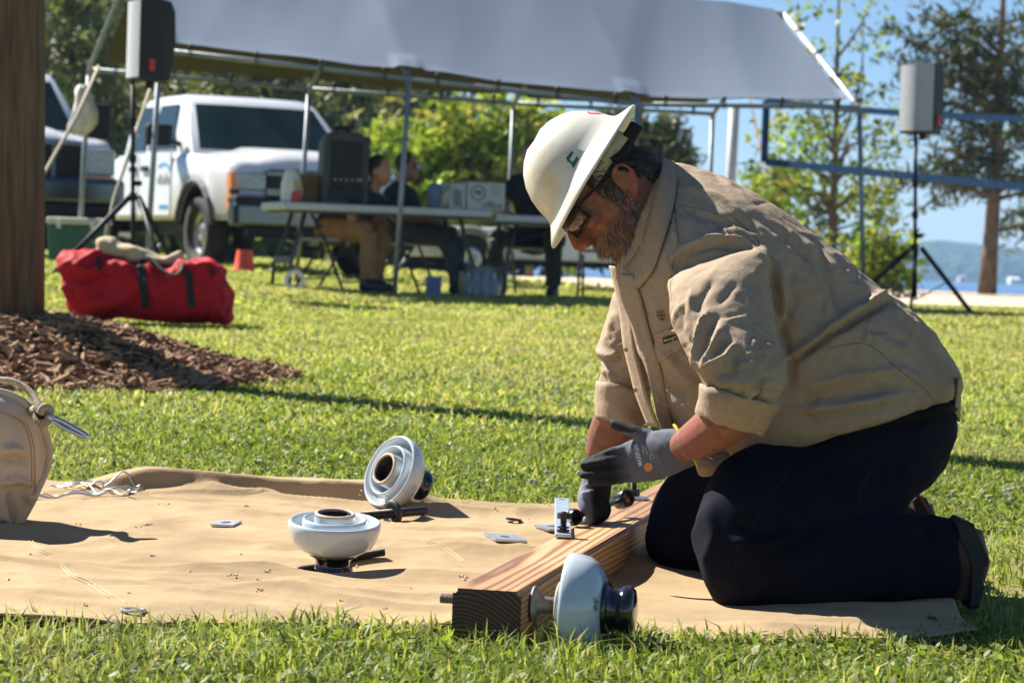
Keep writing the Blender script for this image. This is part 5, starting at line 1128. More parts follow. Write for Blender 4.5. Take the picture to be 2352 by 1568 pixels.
def ring_washer(px, py, r, lab, cat='washer'):
    c = drop(px, py); t = MB().lathe([(r * .55, -.002), (r, -.002), (r, .003), (r * .55, .003)], n=24, closed=True).build('lock_washer', ba, None); t.location = c + Vector((0, 0, .005)); t.rotation_euler = (R(-8), R(6), 0); tag(t, lab, cat)
ring_washer(1180, 1198, .018, 'dark spring washer near the square washers'); 
gr = mat('brass_grommet', (.45, .45, .43), (.35, .35, .33), scale=40, rough=.35, metal=.8)
for px, py in ((306, 1404),):
    c = drop(px, py); o = MB().lathe([(.013, -.001), (.022, -.001), (.022, .002), (.0175, .0035), (.013, .002)], n=22, closed=True).build('grommet', gr, tarp); o.location = c + Vector((0, 0, .002))
# flat brace strap bolted near the crossarm middle
bl = mat('galvanised_strap', (.46, .52, .57), (.55, .61, .66), scale=30, rough=.4, metal=.7, bump=.1, bscale=200)
s0 = P(1293, 1241, 4.86); s1 = P(1290, 1157, 5.60); zt = AZ + AH; s0.z = zt + .002; s1.z = zt + .004
t = empty('brace_strap', s0, 'flat galvanised brace strap with a bolt at its near end', 'brace'); dr = (s1 - s0); rz = math.atan2(dr.y, dr.x)
rot = Matrix.Rotation(rz, 3, 'Z') @ Matrix.Rotation(-math.atan2(dr.z, dr.xy.length), 3, 'Y')
W2(MB().box(s0 + dr * .5 + Vector((0, 0, .004)), (dr.length / 2, .016, .0035), rot=rot), 'strap', bl, t, bevel=.0015)
W2(MB().lathe([(.0001, 0), (.0075, 0), (.0075, .0008), (.0001, .0008)], c=s1 - dr * .05 + Vector((0, 0, .0075)), n=16), 'bolt_hole', M_blk, t)
bc = s0 + dr * .045 + Vector((0, 0, .006)); mb = MB(); thread(mb, bc, bc + Vector((0, 0, .042)), .0065, .003); W2(mb, 'stud', ba, t); mb = MB(); nut(mb, bc + Vector((0, 0, .034)), (0, 0, 1), .0125, .011); W2(mb, 'nut', ba, t); mb = MB(); mb.lathe([(.007, 0), (.0125, .0), (.0125, .004), (.007, .004)], c=bc + Vector((0, 0, .003)), n=18, closed=True).lathe([(.007, .0), (.0115, .001), (.0115, .004), (.007, .003)], c=bc + Vector((0, 0, .009)), n=18, closed=True); W2(mb, 'spring_washer', ba, t)
# second stud with washer plate further along
bc = P(1455, 1136, 5.75); bc.z = zt + .002; t = empty('through_bolt', bc, 'upright stud with nut and flat washer far along the crossarm', 'bolt'); W2(MB().box(bc + Vector((0, 0, .003)), (.03, .03, .003), rot=Matrix.Rotation(aang, 3, 'Z')), 'plate_washer', M_galv2, t); mb = MB(); thread(mb, bc, bc + Vector((0, 0, .055)), .0075, .003); W2(mb, 'stud', ba, t); mb = MB(); nut(mb, bc + Vector((0, 0, .014)), (0, 0, 1), .0145, .014); W2(mb, 'nut', ba, t)

# ================================================================== tie wires
M_alu = mat('aluminium_wire', (.62, .60, .56), (.7, .68, .64), scale=30, rough=.35, metal=.8)
for k in range(6):
    A = drop(60 + 14 * k, 1150 - 3 * k) + Vector((0, .02 * k, 0)); B = drop((330, 322, 318, 325, 262, 300)[k], (1118, 1126, 1132, 1112, 1130, 1140)[k]); n_ = 40; pts = []
    for j in range(n_ + 1):
        t_ = j / n_; p = A.lerp(B, t_); ph = t_ * 2.6 * 2 * math.pi + k * .3
        p = p + Vector((0, .010 * math.sin(ph), 0)); p.z = tz(p.x, p.y) + .004 + .0065 * (1 + math.cos(ph)) * (.5 + .9 * t_); pts.append(p)
    o = MB().tube(pts, .0023, n=6).build('tie_wire', M_alu, None, smooth=True); tag(o, 'wavy aluminium tie wire lying at the back of the canvas', 'wire', 'bundle of wavy tie wires')

# ================================================================== canvas bucket with rope handle
M_buck = mat('cream_canvas', (.50, .385, .26), (.57, .445, .31), scale=9, rough=.85, bump=.2, bscale=250, bdist=.002, c3=(.47, .34, .21), c3scale=3); Yk = 5.36
zb = drop(15, 1245); t = empty('canvas_bucket', (P(-140, 1240, Yk).x, Yk, tz(-1.15, Yk)), 'slumped cream canvas lineman bucket with rope handle', 'bucket')
kk = [((-300, 1244), (14, 1246), .135), ((-318, 1215), (48, 1214), .15), ((-330, 1160), (84, 1152), .165), ((-338, 1100), (104, 1092), .17), ((-340, 1045), (118, 1035), .172), ((-330, 985), (108, 976), .166), ((-300, 935), (72, 925), .15), ((-250, 905), (20, 901), .12), ((-190, 893), (-40, 893), .07)]
me = fuse(MB().rings(interp_rings([sec(a, b, Yk, d, n=2.2, k=36) for a, b, d in kk], 4)), .007, 6); wrinkle(me, .012, 6)
folds(me, [([(0, 1035), (30, 1030), (55, 1040)], .022, 8), ([(0, 1055), (40, 1056), (70, 1062)], -.022, 8), ([(0, 1110), (30, 1098), (58, 1105), (62, 1160)], .026, 7), ([(70, 1105), (72, 1170), (50, 1220)], -.02, 7), ([(20, 1130), (30, 1180), (25, 1225)], -.015, 7), ([(88, 960), (100, 1020), (98, 1080)], -.012, 6), ([(0, 1180), (20, 1200), (20, 1240)], .014, 8)])
bo = link('body', me, M_buck, t, smooth=True, world=True); bvk = bvh_of(bo)
rim = curve([(-60, 893, 0), (0, 898, 0), (52, 918, 0), (92, 965, 0), (112, 1020, 0), (110, 1065, 0), (92, 1110, 0), (76, 1140, 0)], 8); pts = []
for q in rim:
    d = ray(q.x - 3, q.y + 3).normalized(); h = bvk.ray_cast(CAM, d); pts.append(h[0] if h[0] is not None else P(q.x, q.y, Yk))
MB().tube(pts, .010, n=10).build('rim_band', M_buck, t, smooth=True, world=True)
for off in (24, 31):
    st = [q for q in curve([(-20, 940, 0), (20, 953, 0), (60 - (off - 24), 975, 0), (92 - off + 8, 1015, 0), (98 - off + 6, 1060, 0), (92 - off + 12, 1120, 0)], 6)]; pp_ = []
    for q in st:
        h = bvk.ray_cast(CAM, ray(q.x, q.y).normalized()); 
        if h[0] is not None: pp_.append(h[0] - ray(q.x, q.y).normalized() * .001)
    MB().tube(pp_, .0012, n=5).build('stitching', mat('ochre_thread', (.45, .26, .08), rough=.9), t, world=True)
MB().rings([sec((-300, 1250), (22, 1250), Yk, .14, k=30), sec((-304, 1232), (34, 1228), Yk, .148, k=30), sec((-316, 1212), (40, 1214), Yk, .14, k=30)]).build('leather_base', mat('dark_leather', (.035, .018, .012), rough=.6), t, smooth=True, world=True)
M_rope2 = mat('manila_rope', (.40, .32, .22), (.28, .22, .15), scale=90, rough=.95, bump=.8, bscale=260, bdist=.004)
MB().tube(curve([P(-120, 880, Yk + .02), P(-40, 872, Yk), P(20, 874, Yk - .02), P(55, 888, Yk - .03), P(80, 912, Yk - .05), P(94, 940, Yk - .08)], 8), .0072, n=10).build('rope_handle', M_rope2, t, smooth=True, world=True)
kn = MB().tube(curve([P(94, 936, Yk - .08), P(86, 958, Yk - .09), P(98, 972, Yk - .1), P(112, 962, Yk - .1), P(112, 940, Yk - .1), P(100, 936, Yk - .11), P(92, 950, Yk - .11)], 6), .0095, n=10).build('rope_knot', M_rope2, t, smooth=True, world=True)
MB().tube(curve([P(72, 944, Yk - .05), P(84, 942, Yk - .07), P(96, 946, Yk - .09)], 5), .011, n=10).build('rope_tail', M_rope2, t, smooth=True, world=True)
MB().tube([P(88, 938, Yk - .085), P(98, 952, Yk - .105)], .0125, n=10).build('tape_wrap', M_web, t, smooth=True, world=True)
sn = empty('snap_hook', P(116, 958, Yk - .11), 'steel snap hook tied to the bucket rope', 'hook'); a, b = P(114, 957, Yk - .11), P(199, 1003, Yk - .12)
dv = (b - a); e = Vector((dv.z, 0, -dv.x)).normalized() * .0065
me = MB().tube(curve([a - e * .2, a + e * .5 + dv * .1, a + e * .75 + dv * .5, a + e * .45 + dv * .85, b, b - e * .55 - dv * .05, a - e * .7 + dv * .62, a - e * .75 + dv * .3, a - e * .2], 7), .0050, n=8).build('hook', M_chrome if False else mat('polished_steel', (.5, .53, .58), rough=.25, metal=.9), sn, smooth=True, world=True)
W2(MB().tube([a - e * .55 + dv * .3, a - e * .5 + dv * .72], .0042, n=8), 'gate', M_galv2, sn, smooth=True); W2(MB().tube([a - dv * .05, a + dv * .12], .0085, n=10), 'swivel', M_galv2, sn, smooth=True)
# ================================================================== kneeling lineman
M_skin = mat('ruddy_skin', (.185, .078, .051), (.265, .122, .083), scale=55, rough=.66, bump=.3, bscale=240, bdist=.002, c3=(.25, .085, .06), c3scale=14, attr=True, spec=.18)
M_skin.node_tree.nodes['Principled BSDF'].inputs['Subsurface Weight'].default_value = .06
M_skin.node_tree.nodes['Principled BSDF'].inputs['Subsurface Radius'].default_value = (.01, .004, .002)
M_shirt = mat('khaki_twill', (.32, .238, .162), (.365, .275, .19), scale=90, rough=.88, c3=(.28, .205, .138), c3scale=6, bump=.3, bscale=75, bdist=.005, spec=.15)
M_pants = mat('navy_twill', (.0055, .0058, .0108), (.0095, .010, .017), scale=4, rough=.9, bump=.2, bscale=300, bdist=.002, spec=.1)
M_hat = mat('ivory_fibreglass', (.60, .56, .455), (.66, .63, .54), scale=10, rough=.33, coat=.25, c3=(.58, .47, .32), c3scale=11, bump=.03, bscale=60)
YM = 4.93
# ---- head frame
EAR = P(1424, 430, YM); Fh = (P(1335, 535, YM) - EAR).normalized(); Fh.y = 0; Fh.normalize()
Fh = (Fh + Vector((0, -.10, 0))).normalized()             # face turned a touch to the viewer
Rh = Vector((0, 1, 0)); Rh = (Rh - Fh * Rh.dot(Fh)).normalized(); Uh = Rh.cross(Fh) ; 
if Uh.z < 0: Uh = -Uh
HS = 1.10
def Hd(f, u, r=0): return EAR + (Fh * f + Uh * u - Rh * r) * HS          # r > 0: his left, the side we see
Hrot = Matrix((Fh, -Rh, Uh)).transposed()
b = MB()
b.ell(Hd(.032, .052), (.086 * HS, .077 * HS, .086 * HS), rot=Hrot, n=24, m=16)
def slice_(u, f, bk, w_, n=2.3):
    c = (f + bk) / 2; h = (f - bk) / 2
    return [Hd(c + h * math.copysign(abs(math.cos(t)) ** (2 / n), math.cos(t)), u, w_ * math.copysign(abs(math.sin(t)) ** (2 / n), math.sin(t))) for t in np.linspace(0, 2 * math.pi, 29)[:-1]]
b.rings(interp_rings([slice_(.075, .092, -.045, .072), slice_(.05, .102, -.055, .075), slice_(.028, .095, -.066, .072), slice_(.01, .093, -.074, .071), slice_(-.015, .097, -.07, .070), slice_(-.04, .101, -.04, .066), slice_(-.062, .102, -.02, .060), slice_(-.082, .100, .0, .051), slice_(-.098, .094, .02, .040), slice_(-.106, .082, .035, .026)], 3))
b.tube([Hd(.100, .05), Hd(.107, .03), Hd(.120, .006), Hd(.127, -.012)], [.008, .0095, .0115, .013], n=12)     # nose
b.ell(Hd(.1235, -.013), (.0145, .0145, .0125), rot=Hrot); b.tube([Hd(.088, .045), Hd(.094, .02), Hd(.100, -.012), Hd(.100, -.03)], [.014, .018, .020, .012], n=12)
for s in (-1, 1):
    b.ell(Hd(.112, -.019, s * .0135), (.013, .009, .010), rot=Hrot)
    b.tube([Hd(.100, .047, s * .008), Hd(.098, .050, s * .03), Hd(.085, .045, s * .055)], [.009, .011, .008], n=8)   # brow
    b.ell(Hd(.078, .003, s * .045), (.024, .02, .018), rot=Hrot)                                                     # cheek bone
    # ear
    er = [Hd(.010, -.016, s * .074), Hd(.009, .0, s * .077), Hd(.009, .016, s * .082), Hd(.001, .027, s * .088), Hd(-.012, .029, s * .092), Hd(-.021, .018, s * .094), Hd(-.022, .002, s * .091), Hd(-.015, -.014, s * .086), Hd(-.003, -.027, s * .080), Hd(.005, -.026, s * .076)]
    b.tube(curve(er, 3), .0043, n=8); b.ell(Hd(-.006, .002, s * .080), (.016, .006, .024), rot=Hrot); b.ell(Hd(.0, -.021, s * .078), (.008, .005, .009), rot=Hrot); b.tube([Hd(-.006, .020, s * .086), Hd(-.013, .008, s * .087), Hd(-.010, -.008, s * .084)], .0035, n=6); b.ell(Hd(.008, -.004, s * .078), (.004, .004, .006), rot=Hrot)
b.tube([Hd(.100, -.049, -.022), Hd(.108, -.047, 0), Hd(.100, -.049, .022)], [.004, .007, .004], n=8); b.tube([Hd(.098, -.060, -.02), Hd(.107, -.061, 0), Hd(.098, -.060, .02)], [.004, .0075, .004], n=8)
# neck, torso core, arms: one continuous body
nb = P(1545, 500, YM); b.tube([Hd(-.008, .0), Hd(-.02, -.045), nb, P(1630, 620, YM)], [.062, .060, .058, .06], n=20)
b.tube([P(1620, 620, YM), P(1700, 740, YM), P(1830, 880, YM), P(1960, 980, YM)], [.06, .12, .13, .12], n=16)
b.tube([P(1620, 625, 5.08), P(1620, 625, 4.78)], .05, n=12)
EL, WR = P(1722, 918, 4.51), P(1568, 1026, 4.735); b.tube([P(1640, 640, 4.76), P(1690, 770, 4.60), EL], [.05, .045, .042], n=14); b.tube([EL, P(1670, 962, 4.585), P(1620, 998, 4.66), WR], [.042, .047, .041, .030], n=16)
EL2, WR2 = P(1442, 872, 5.14), P(1378, 1050, 5.19); b.tube([P(1500, 650, 5.10), EL2], [.045, .042], n=14); b.tube([EL2, P(1425, 950, 5.14), P(1400, 1000, 5.17), WR2], [.042, .05, .045, .033], n=16)
me = fuse(b, .0042, 3, .5); c = vco(me)
# skin tone: hair-shaded scalp and jaw, ruddy nose and cheek
rel = (c - np.array(EAR)) / HS; hf, hu, hr = rel @ np.array(Fh), rel @ np.array(Uh), -(rel @ np.array(Rh))
headm = (np.linalg.norm(rel - np.array(Fh) * .02, axis=1) < .2)
scalp = headm & (hu > -.01 - .0 * hf) & (hf < .045 - .3 * np.clip(.02 - hu, 0, 1)) & ~((np.abs(hr) > .077) & (hf > -.04) & (hu < .045)); hair_n = headm & (hf < -.035) & (hu > -.075) & (hu <= 0)
headm = headm & (projn(c)[:, 0] < 1530) & (hu > -.135)
beard = headm & (projn(c)[:, 0] < 1500) & (hf > -.005) & (hu < -.024) & (hf > .012 + .2 * (hu + .03)) & ~((hu > -.030) & (hf > .106)) & (hu > -.125)
side = headm & (hf > .012) & (hf < .04) & (hu < .03) & (np.abs(hr) < .08)
col = np.ones((len(c), 3)); col[scalp | hair_n] = (.10, .11, .14); col[beard] = (.74, .72, .74); col[side & ~beard] = (.5, .52, .58)
nose = headm & (hf > .104) & (hu > -.035) & (hu < .03); col[nose] = (1.15, .9, .85)
lips = headm & (np.abs(hr) < .024) & (hf > .098) & (hu < -.054) & (hu > -.070); col[lips] = (1.1, .75, .8)
setcol(me, col)
man = link('person', me, M_skin, smooth=True); tag(man, 'kneeling person in white hard hat, khaki shirt and navy trousers bending over the crossarm', 'person')
body_bvh = bvh_of(man)
# ---- hair and beard strands
nrm_ = vno(me)
def strands(name, mask, n, l0, l1, dirf, cols, w0=.0007, up=.4):
    idx = rng.choice(np.nonzero(mask)[0], n); p = c[idx] + rng.normal(0, .0012, (n, 3)); nn = nrm_[idx]; d = dirf(idx) + nn * up + rng.normal(0, .28, (n, 3)); d /= np.linalg.norm(d, axis=1)[:, None]
    L = (l0 + (l1 - l0) * rng.random((n, 1))); sd = np.cross(d, nn + .01); sd /= np.linalg.norm(sd, axis=1)[:, None] + 1e-9; g_ = np.array([0, 0, -.35])
    V = np.empty((n, 5, 3)); mid = p + d * L * .5; tip = p + (d + g_) * L; w_ = w0 * (.7 + .6 * rng.random((n, 1)))
    V[:, 0] = p - sd * w_; V[:, 1] = p + sd * w_; V[:, 2] = mid + sd * w_ * .8; V[:, 3] = mid - sd * w_ * .8; V[:, 4] = tip
    i0 = (np.arange(n) * 5)[:, None]; F = np.concatenate([i0 + np.array([[0, 1, 2]]), i0 + np.array([[0, 2, 3]]), i0 + np.array([[3, 2, 4]])], 0)
    cc = np.array(cols)[rng.integers(0, len(cols), n)] * (.75 + .5 * rng.random((n, 1)))
    o = link(name, npmesh(name, V.reshape(-1, 3), F, np.repeat(cc, 5, 0)), M_hairs, man, world=True); tag(o, kind='stuff'); return o
M_hairs = mat('hair_strand', (1, 1, 1), rough=.45, attr=True, spec=.4)
aF, aU, aR = np.array(Fh), np.array(Uh), np.array(Rh)
strands('hair', scalp | hair_n, 9000, .012, .022, lambda i: -aF * .8 - aU * .6, [(.022, .016, .013), (.03, .022, .018), (.05, .042, .036), (.10, .09, .08)], up=.25)
jaw = beard & (np.abs(hr) > .0)
strands('beard', beard & (hu < -.03), 2300, .006, .015, lambda i: -aU * .7 + aF * .25, [(.13, .075, .045), (.18, .12, .085), (.25, .19, .15), (.08, .045, .03), (.33, .28, .24)], w0=.0006, up=.6)
strands('beard', beard & (hu < -.080) & (hf > .045), 1500, .022, .046, lambda i: -aU * .3 + np.array([0, 0, -.9]), [(.25, .17, .11), (.40, .33, .27), (.5, .44, .38)], up=.25)
must = headm & (hu < -.028) & (hu > -.05) & (hf > .085) & (np.abs(hr) < .04); strands('moustache', must, 1300, .010, .018, lambda i: -aU * .8 + aF * .2, [(.30, .17, .09), (.22, .12, .06), (.42, .32, .24)], up=.35)
strands('beard', side, 900, .006, .014, lambda i: -aU * .8, [(.12, .09, .07), (.3, .27, .24), (.06, .045, .035)], up=.3)
# ---- safety glasses
gl = empty('safety_glasses', Hd(.1, .02)); gl.parent = man; gl.matrix_parent_inverse = man.matrix_world.inverted()
for s in (-1, 1):
    ln = MB(); rg = []
    for k in range(7):
        a = k / 6; r_ = s * (.008 + .062 * a); f = .118 - .030 * a ** 2; rg.append([Hd(f, .043 - .006 * a, r_), Hd(f + .004, .022, r_), Hd(f - .004, -.002 + .008 * a, r_), Hd(f - .0065, -.002 + .008 * a, r_), Hd(f + .0015, .022, r_), Hd(f - .0025, .043 - .006 * a, r_)])
    o = ln.rings(rg).build('lens', mat('bronze_mirror_lens', (.10, .085, .07), rough=.06, metal=.7), gl, smooth=True, world=True)
    fr_ = [Hd(.1195 - .030 * a ** 2 - .002 * abs(zz), .0205 + .024 * zz - .006 * a * (zz > 0) + .008 * a * (zz < 0), s * (.007 + .064 * a)) for a, zz in ((0, 0), (.05, 1), (.5, 1.05), (1, .9), (1.03, 0), (.95, -.85), (.5, -1.05), (.08, -.9), (0, 0))]
    MB().tube(curve(fr_, 4), .0021, n=6).build('rim', M_trim, gl, smooth=True, world=True)
    MB().tube(curve([Hd(.086, .036, s * .073), Hd(.06, .034, s * .080), Hd(.025, .030, s * .081), Hd(-.002, .024, s * .082)], 4), [.0055] * 6 + [.0035] * 7, n=8, flat=.5).build('temple', M_trim, gl, smooth=True, world=True)
MB().tube([Hd(.116, .036, -.01), Hd(.120, .037, 0), Hd(.116, .036, .01)], .003, n=6).build('bridge', M_trim, gl, world=True)
# ---- hard hat
hc = P(1362, 405, YM); hn = Vector((-.85, 0, .525)); hn = (hn.x * Rv + hn.z * Uv).normalized(); he = (.525 * Rv + .85 * Uv).normalized(); hn = (hn + Vector((0, .06, 0))).normalized(); he = (he - hn * he.dot(hn)).normalized(); hs = hn.cross(he)
a_, b_ = .1195, .100
PR = [(0, .1345), (.2, .133), (.4, .126), (.58, .114), (.74, .096), (.86, .074), (.94, .052), (.985, .034), (1.02, .0245), (1.07, .019), (1.16, .0125), (1.26, .006), (1.335, .0), (1.345, -.003), (1.335, -.005), (1.25, .001), (1.10, .012), (1.00, .019), (.96, .034), (.9, .058), (.8, .082), (.6, .108), (.3, .124), (0, .128)]
rg = []
for k_, z_ in PR:
    rr = []
    for q in range(72):
        th = 2 * math.pi * q / 72; co, si = math.cos(th), math.sin(th); rdg = 0
        lat = k_ * b_ * si
        if 0 < k_ < .97 and z_ > .03: rdg = .0035 * math.exp(-(lat / .012) ** 2) - .0015 * math.exp(-((abs(lat) - .028) / .008) ** 2)
        back = .006 * max(0, co) ** 2 * max(0, k_ - 1.0) / .34 if k_ > 1 else 0
        front = -.004 * max(0, -co) ** 2 * max(0, k_ - 1.0) / .34 if k_ > 1 else 0
        rr.append(hc + he * (co * a_ * max(k_, .001) * (1.0 if co > 0 else 1.0)) + hs * (si * b_ * max(k_, .001) * (1.06 if k_ > 1 else 1)) + hn * (z_ + rdg + back + front))
    rg.append(rr)
hat = MB().rings(rg).build('hard_hat', M_hat, man, smooth=True, world=True); hatb = bvh_of(hat); hat['label'] = 'scuffed ivory full brim hard hat'
M_green = mat('green_sticker', (.005, .10, .065), rough=.4)
decal('sticker', [(1300, 363), (1313, 347), (1316, 350), (1316, 353), (1308, 366), (1312, 371), (1316, 372), (1325, 359), (1329, 365), (1317, 387), (1308, 371), (1305, 374)], [(0, 1, 2, 3, 4), (0, 4, 5, 10, 11), (5, 6, 9, 10), (6, 7, 8, 9)], hatb, M_green, hat, off=.0012)
decal('sticker', [(1342, 254), (1360, 252), (1384, 262), (1376, 263), (1354, 262)], [(0, 1, 2, 3, 4)], hatb, mat('red_sticker', (.6, .05, .06), rough=.4), hat, off=.0012)
sp = MB()
for t_ in np.linspace(-.5, .5, 2): pass
band = [hc + he * (math.cos(x) * .100) + hs * (math.sin(x) * .083) - hn * .004 for x in np.linspace(0, 2 * math.pi, 41)]
rgb = [[p - hn * .018, p + hn * .014, p + hn * .014 + (p - hc).normalized() * .003, p - hn * .018 + (p - hc).normalized() * .003] for p in band[:-1]]
MB().rings(rgb, close=True).build('suspension_band', mat('yellowed_plastic', (.48, .37, .17), (.56, .45, .24), scale=14, rough=.5), hat, smooth=True, world=True)
rc_ = hc + he * .108 - hn * .022; MB().box(rc_, (.022, .03, .014), rot=Matrix((he, hs, hn)).transposed()).build('ratchet', M_trim, hat, world=True, bevel=.005)
MB().tube(curve([hc + he * .104 - hn * .006 + hs * .03, hc + he * .075 - hn * .03 - hs * .055, hc + he * .04 - hn * .022 - hs * .082], 5), .009, n=8, flat=.5).build('nape_strap', M_trim, hat, smooth=True, world=True)

# ---- shirt
S = MB(); k_ = 40
tor = [((1655, 1082), (2196, 915), 4.94, .215), ((1612, 1062), (2207, 870), 4.94, .225), ((1560, 1000), (2170, 800), 4.94, .225), ((1520, 940), (2108, 730), 4.94, .235), ((1490, 880), (2030, 665), 4.94, .235), ((1468, 815), (1930, 582), 4.94, .245), ((1450, 755), (1830, 505), 4.94, .255), ((1436, 705), (1740, 447), 4.94, .245), ((1425, 660), (1655, 404), 4.94, .195), ((1418, 625), (1580, 376), 4.94, .115), ((1420, 600), (1525, 366), 4.94, .082)]
tl = {0: -.10, 1: -.08, 2: -.03}; S.rings(interp_rings([sec(A, B, Y, d, n=(2, 2, 2, 2, 1.95, 1.85, 1.72, 1.66, 1.66, 1.8, 2)[i], k=k_, tilt=tl.get(i, 0)) for i, (A, B, Y, d) in enumerate(tor)], 4))
sl1 = [((1580, 640), (1720, 585), 4.84, .08), ((1550, 622), (1752, 566), 4.765, .10), ((1540, 632), (1766, 598), 4.71, .106), ((1533, 660), (1766, 650), 4.66, .10), ((1548, 752), (1783, 755), 4.585, .094), ((1580, 815), (1803, 830), 4.54, .09), ((1606, 862), (1802, 875), 4.52, .084), ((1618, 886), (1790, 915), 4.52, .074), ((1622, 908), (1778, 948), 4.53, .066)]
S.rings(interp_rings([sec(A, B, Y, d, n=2.1, k=32) for A, B, Y, d in sl1], 4))
sl2 = [((1470, 590), (1600, 560), 5.06, .09), ((1425, 650), (1560, 640), 5.12, .10), ((1400, 705), (1530, 705), 5.14, .10), ((1376, 780), (1515, 770), 5.15, .098), ((1367, 806), (1505, 812), 5.15, .095), ((1382, 838), (1498, 850), 5.15, .082), ((1378, 876), (1490, 890), 5.15, .075), ((1380, 905), (1486, 918), 5.15, .07)]
S.rings(interp_rings([sec(A, B, Y, d, n=2.1, k=32) for A, B, Y, d in sl2], 4))
me = fuse(S, .0055, 5, .5)
# broad cloth folds, then finer ones
wrinkle(me, .004, 5.5, 2, (1, 1, 1)); ridges(me, .004, 6, 3, (1, .7, 1), 3.1); ridges(me, .002, 13, 3, (1, .7, 1), 8.7)
FL = [  # sleeve
 ([(1535, 640), (1540, 600), (1575, 566), (1625, 545), (1700, 550), (1772, 598)], .008, 6), ([(1545, 655), (1552, 612), (1590, 580), (1640, 562), (1705, 570)], -.007, 8),
 ([(1626, 712), (1600, 765), (1594, 822), (1606, 852)], .010, 6), ([(1648, 720), (1622, 775), (1612, 820)], -.010, 8), ([(1660, 745), (1634, 800), (1612, 845)], .009, 7), ([(1690, 788), (1668, 820), (1612, 848)], .012, 7), ([(1672, 772), (1650, 800), (1636, 812)], -.010, 8), ([(1700, 800), (1690, 850), (1640, 868)], -.010, 10),
 ([(1572, 700), (1562, 760), (1580, 815)], -.007, 8), ([(1590, 660), (1580, 720), (1575, 770)], .006, 8), ([(1640, 640), (1610, 690), (1600, 720)], -.006, 9), ([(1690, 650), (1650, 700)], -.005, 8), ([(1743, 880), (1728, 905), (1692, 930)], .012, 6), ([(1760, 860), (1745, 900), (1700, 940)], -.010, 7), ([(1800, 860), (1790, 900)], .006, 8),
 # body
 ([(2045, 662), (1985, 702), (1900, 755), (1820, 815), (1805, 828)], .016, 9), ([(2040, 690), (1985, 722), (1900, 776), (1815, 838)], -.018, 8), ([(1850, 560), (1870, 620), (1900, 690), (1900, 740)], .007, 9), ([(1880, 560), (1905, 640), (1930, 720)], -.007, 9), ([(1815, 610), (1830, 680), (1810, 740)], -.009, 10), ([(1790, 600), (1800, 690), (1795, 760)], .008, 8), ([(1760, 500), (1850, 560), (1950, 640)], .005, 10), ([(1700, 470), (1800, 540), (1880, 620)], -.005, 10),
 ([(2160, 800), (2080, 730), (2045, 705)], .009, 9), ([(2090, 790), (2040, 760), (1990, 755)], -.008, 10), ([(1830, 890), (1960, 860), (2060, 850), (2130, 880)], .008, 12), ([(1830, 920), (1960, 905), (2070, 885)], -.010, 12), ([(1810, 945), (1950, 930), (2080, 905)], .010, 12), ([(1820, 970), (1960, 945), (2090, 925)], -.006, 7),
 # back, shoulder and collar
 ([(1560, 470), (1620, 500), (1700, 510)], -.007, 10), ([(1580, 430), (1640, 450), (1720, 500)], .006, 10), ([(1545, 520), (1560, 560), (1550, 600)], .006, 7), ([(1640, 520), (1690, 505), (1740, 530)], -.007, 10),
 # front and far sleeve
 ([(1367, 806), (1395, 815), (1425, 812)], .010, 5), ([(1372, 825), (1400, 828), (1430, 822)], -.010, 6), ([(1385, 858), (1400, 850), (1405, 870)], .008, 6), ([(1410, 715), (1400, 760), (1390, 790)], .005, 7), ([(1500, 850), (1540, 900), (1580, 920)], -.010, 12), ([(1520, 800), (1570, 860), (1600, 880)], .008, 12)]
FL.append(([(1775, 600), (1785, 680), (1800, 760), (1822, 830), (1815, 900)], -.016, 10)); rf = random.Random(11)
for (cx_, cy_, sx_, sy_, an, n_) in ((1640, 800, 60, 60, 120, 16), (1720, 870, 50, 40, 150, 12), (1580, 690, 30, 70, 100, 8), (1820, 700, 30, 90, 75, 12), (1950, 700, 70, 60, 60, 12), (2020, 830, 90, 50, 20, 12), (1880, 900, 80, 40, 165, 10), (1700, 500, 90, 40, 35, 10), (1420, 790, 35, 60, 160, 10), (1545, 880, 30, 60, 60, 8)):
    for _ in range(n_):
        x_, y_ = rf.gauss(cx_, sx_), rf.gauss(cy_, sy_); a3 = R(an + rf.gauss(0, 22)); L_ = rf.uniform(14, 42); FL.append(([(x_ - math.cos(a3) * L_, y_ - math.sin(a3) * L_), (x_ + rf.gauss(0, 4), y_ + rf.gauss(0, 4)), (x_ + math.cos(a3) * L_, y_ + math.sin(a3) * L_)], rf.choice((-1, 1, 1)) * rf.uniform(.0018, .0042), rf.uniform(3.2, 5.5)))
folds(me, [(l_, a2 * 1.15, w2 * .9) for l_, a2, w2 in FL]); wrinkle(me, .0022, 24, 2, (1, 1, 1))
shirt = link('shirt', me, M_shirt, man, smooth=True, world=True); shb = bvh_of(shirt); shirt['label'] = 'khaki long sleeved work shirt with rolled cuffs'
def ribbon(name, pairs, m, parent, thick=.0035, sub=5):
    """cloth strip between two edge polylines (3-D)"""
    a = curve([p[0] for p in pairs], sub); b2_ = curve([p[1] for p in pairs], sub); V = []; F = []; K = 5
    for p, q in zip(a, b2_):
        for j in range(K): V.append(p.lerp(q, j / (K - 1)))
    for i in range(len(a) - 1):
        for j in range(K - 1): F.append((i * K + j, i * K + j + 1, (i + 1) * K + j + 1, (i + 1) * K + j))
    o = link(name, pymesh(name, V, F), m, parent, smooth=True, world=True); s = o.modifiers.new('s', 'SOLIDIFY'); s.thickness = thick; s.offset = 0; return o
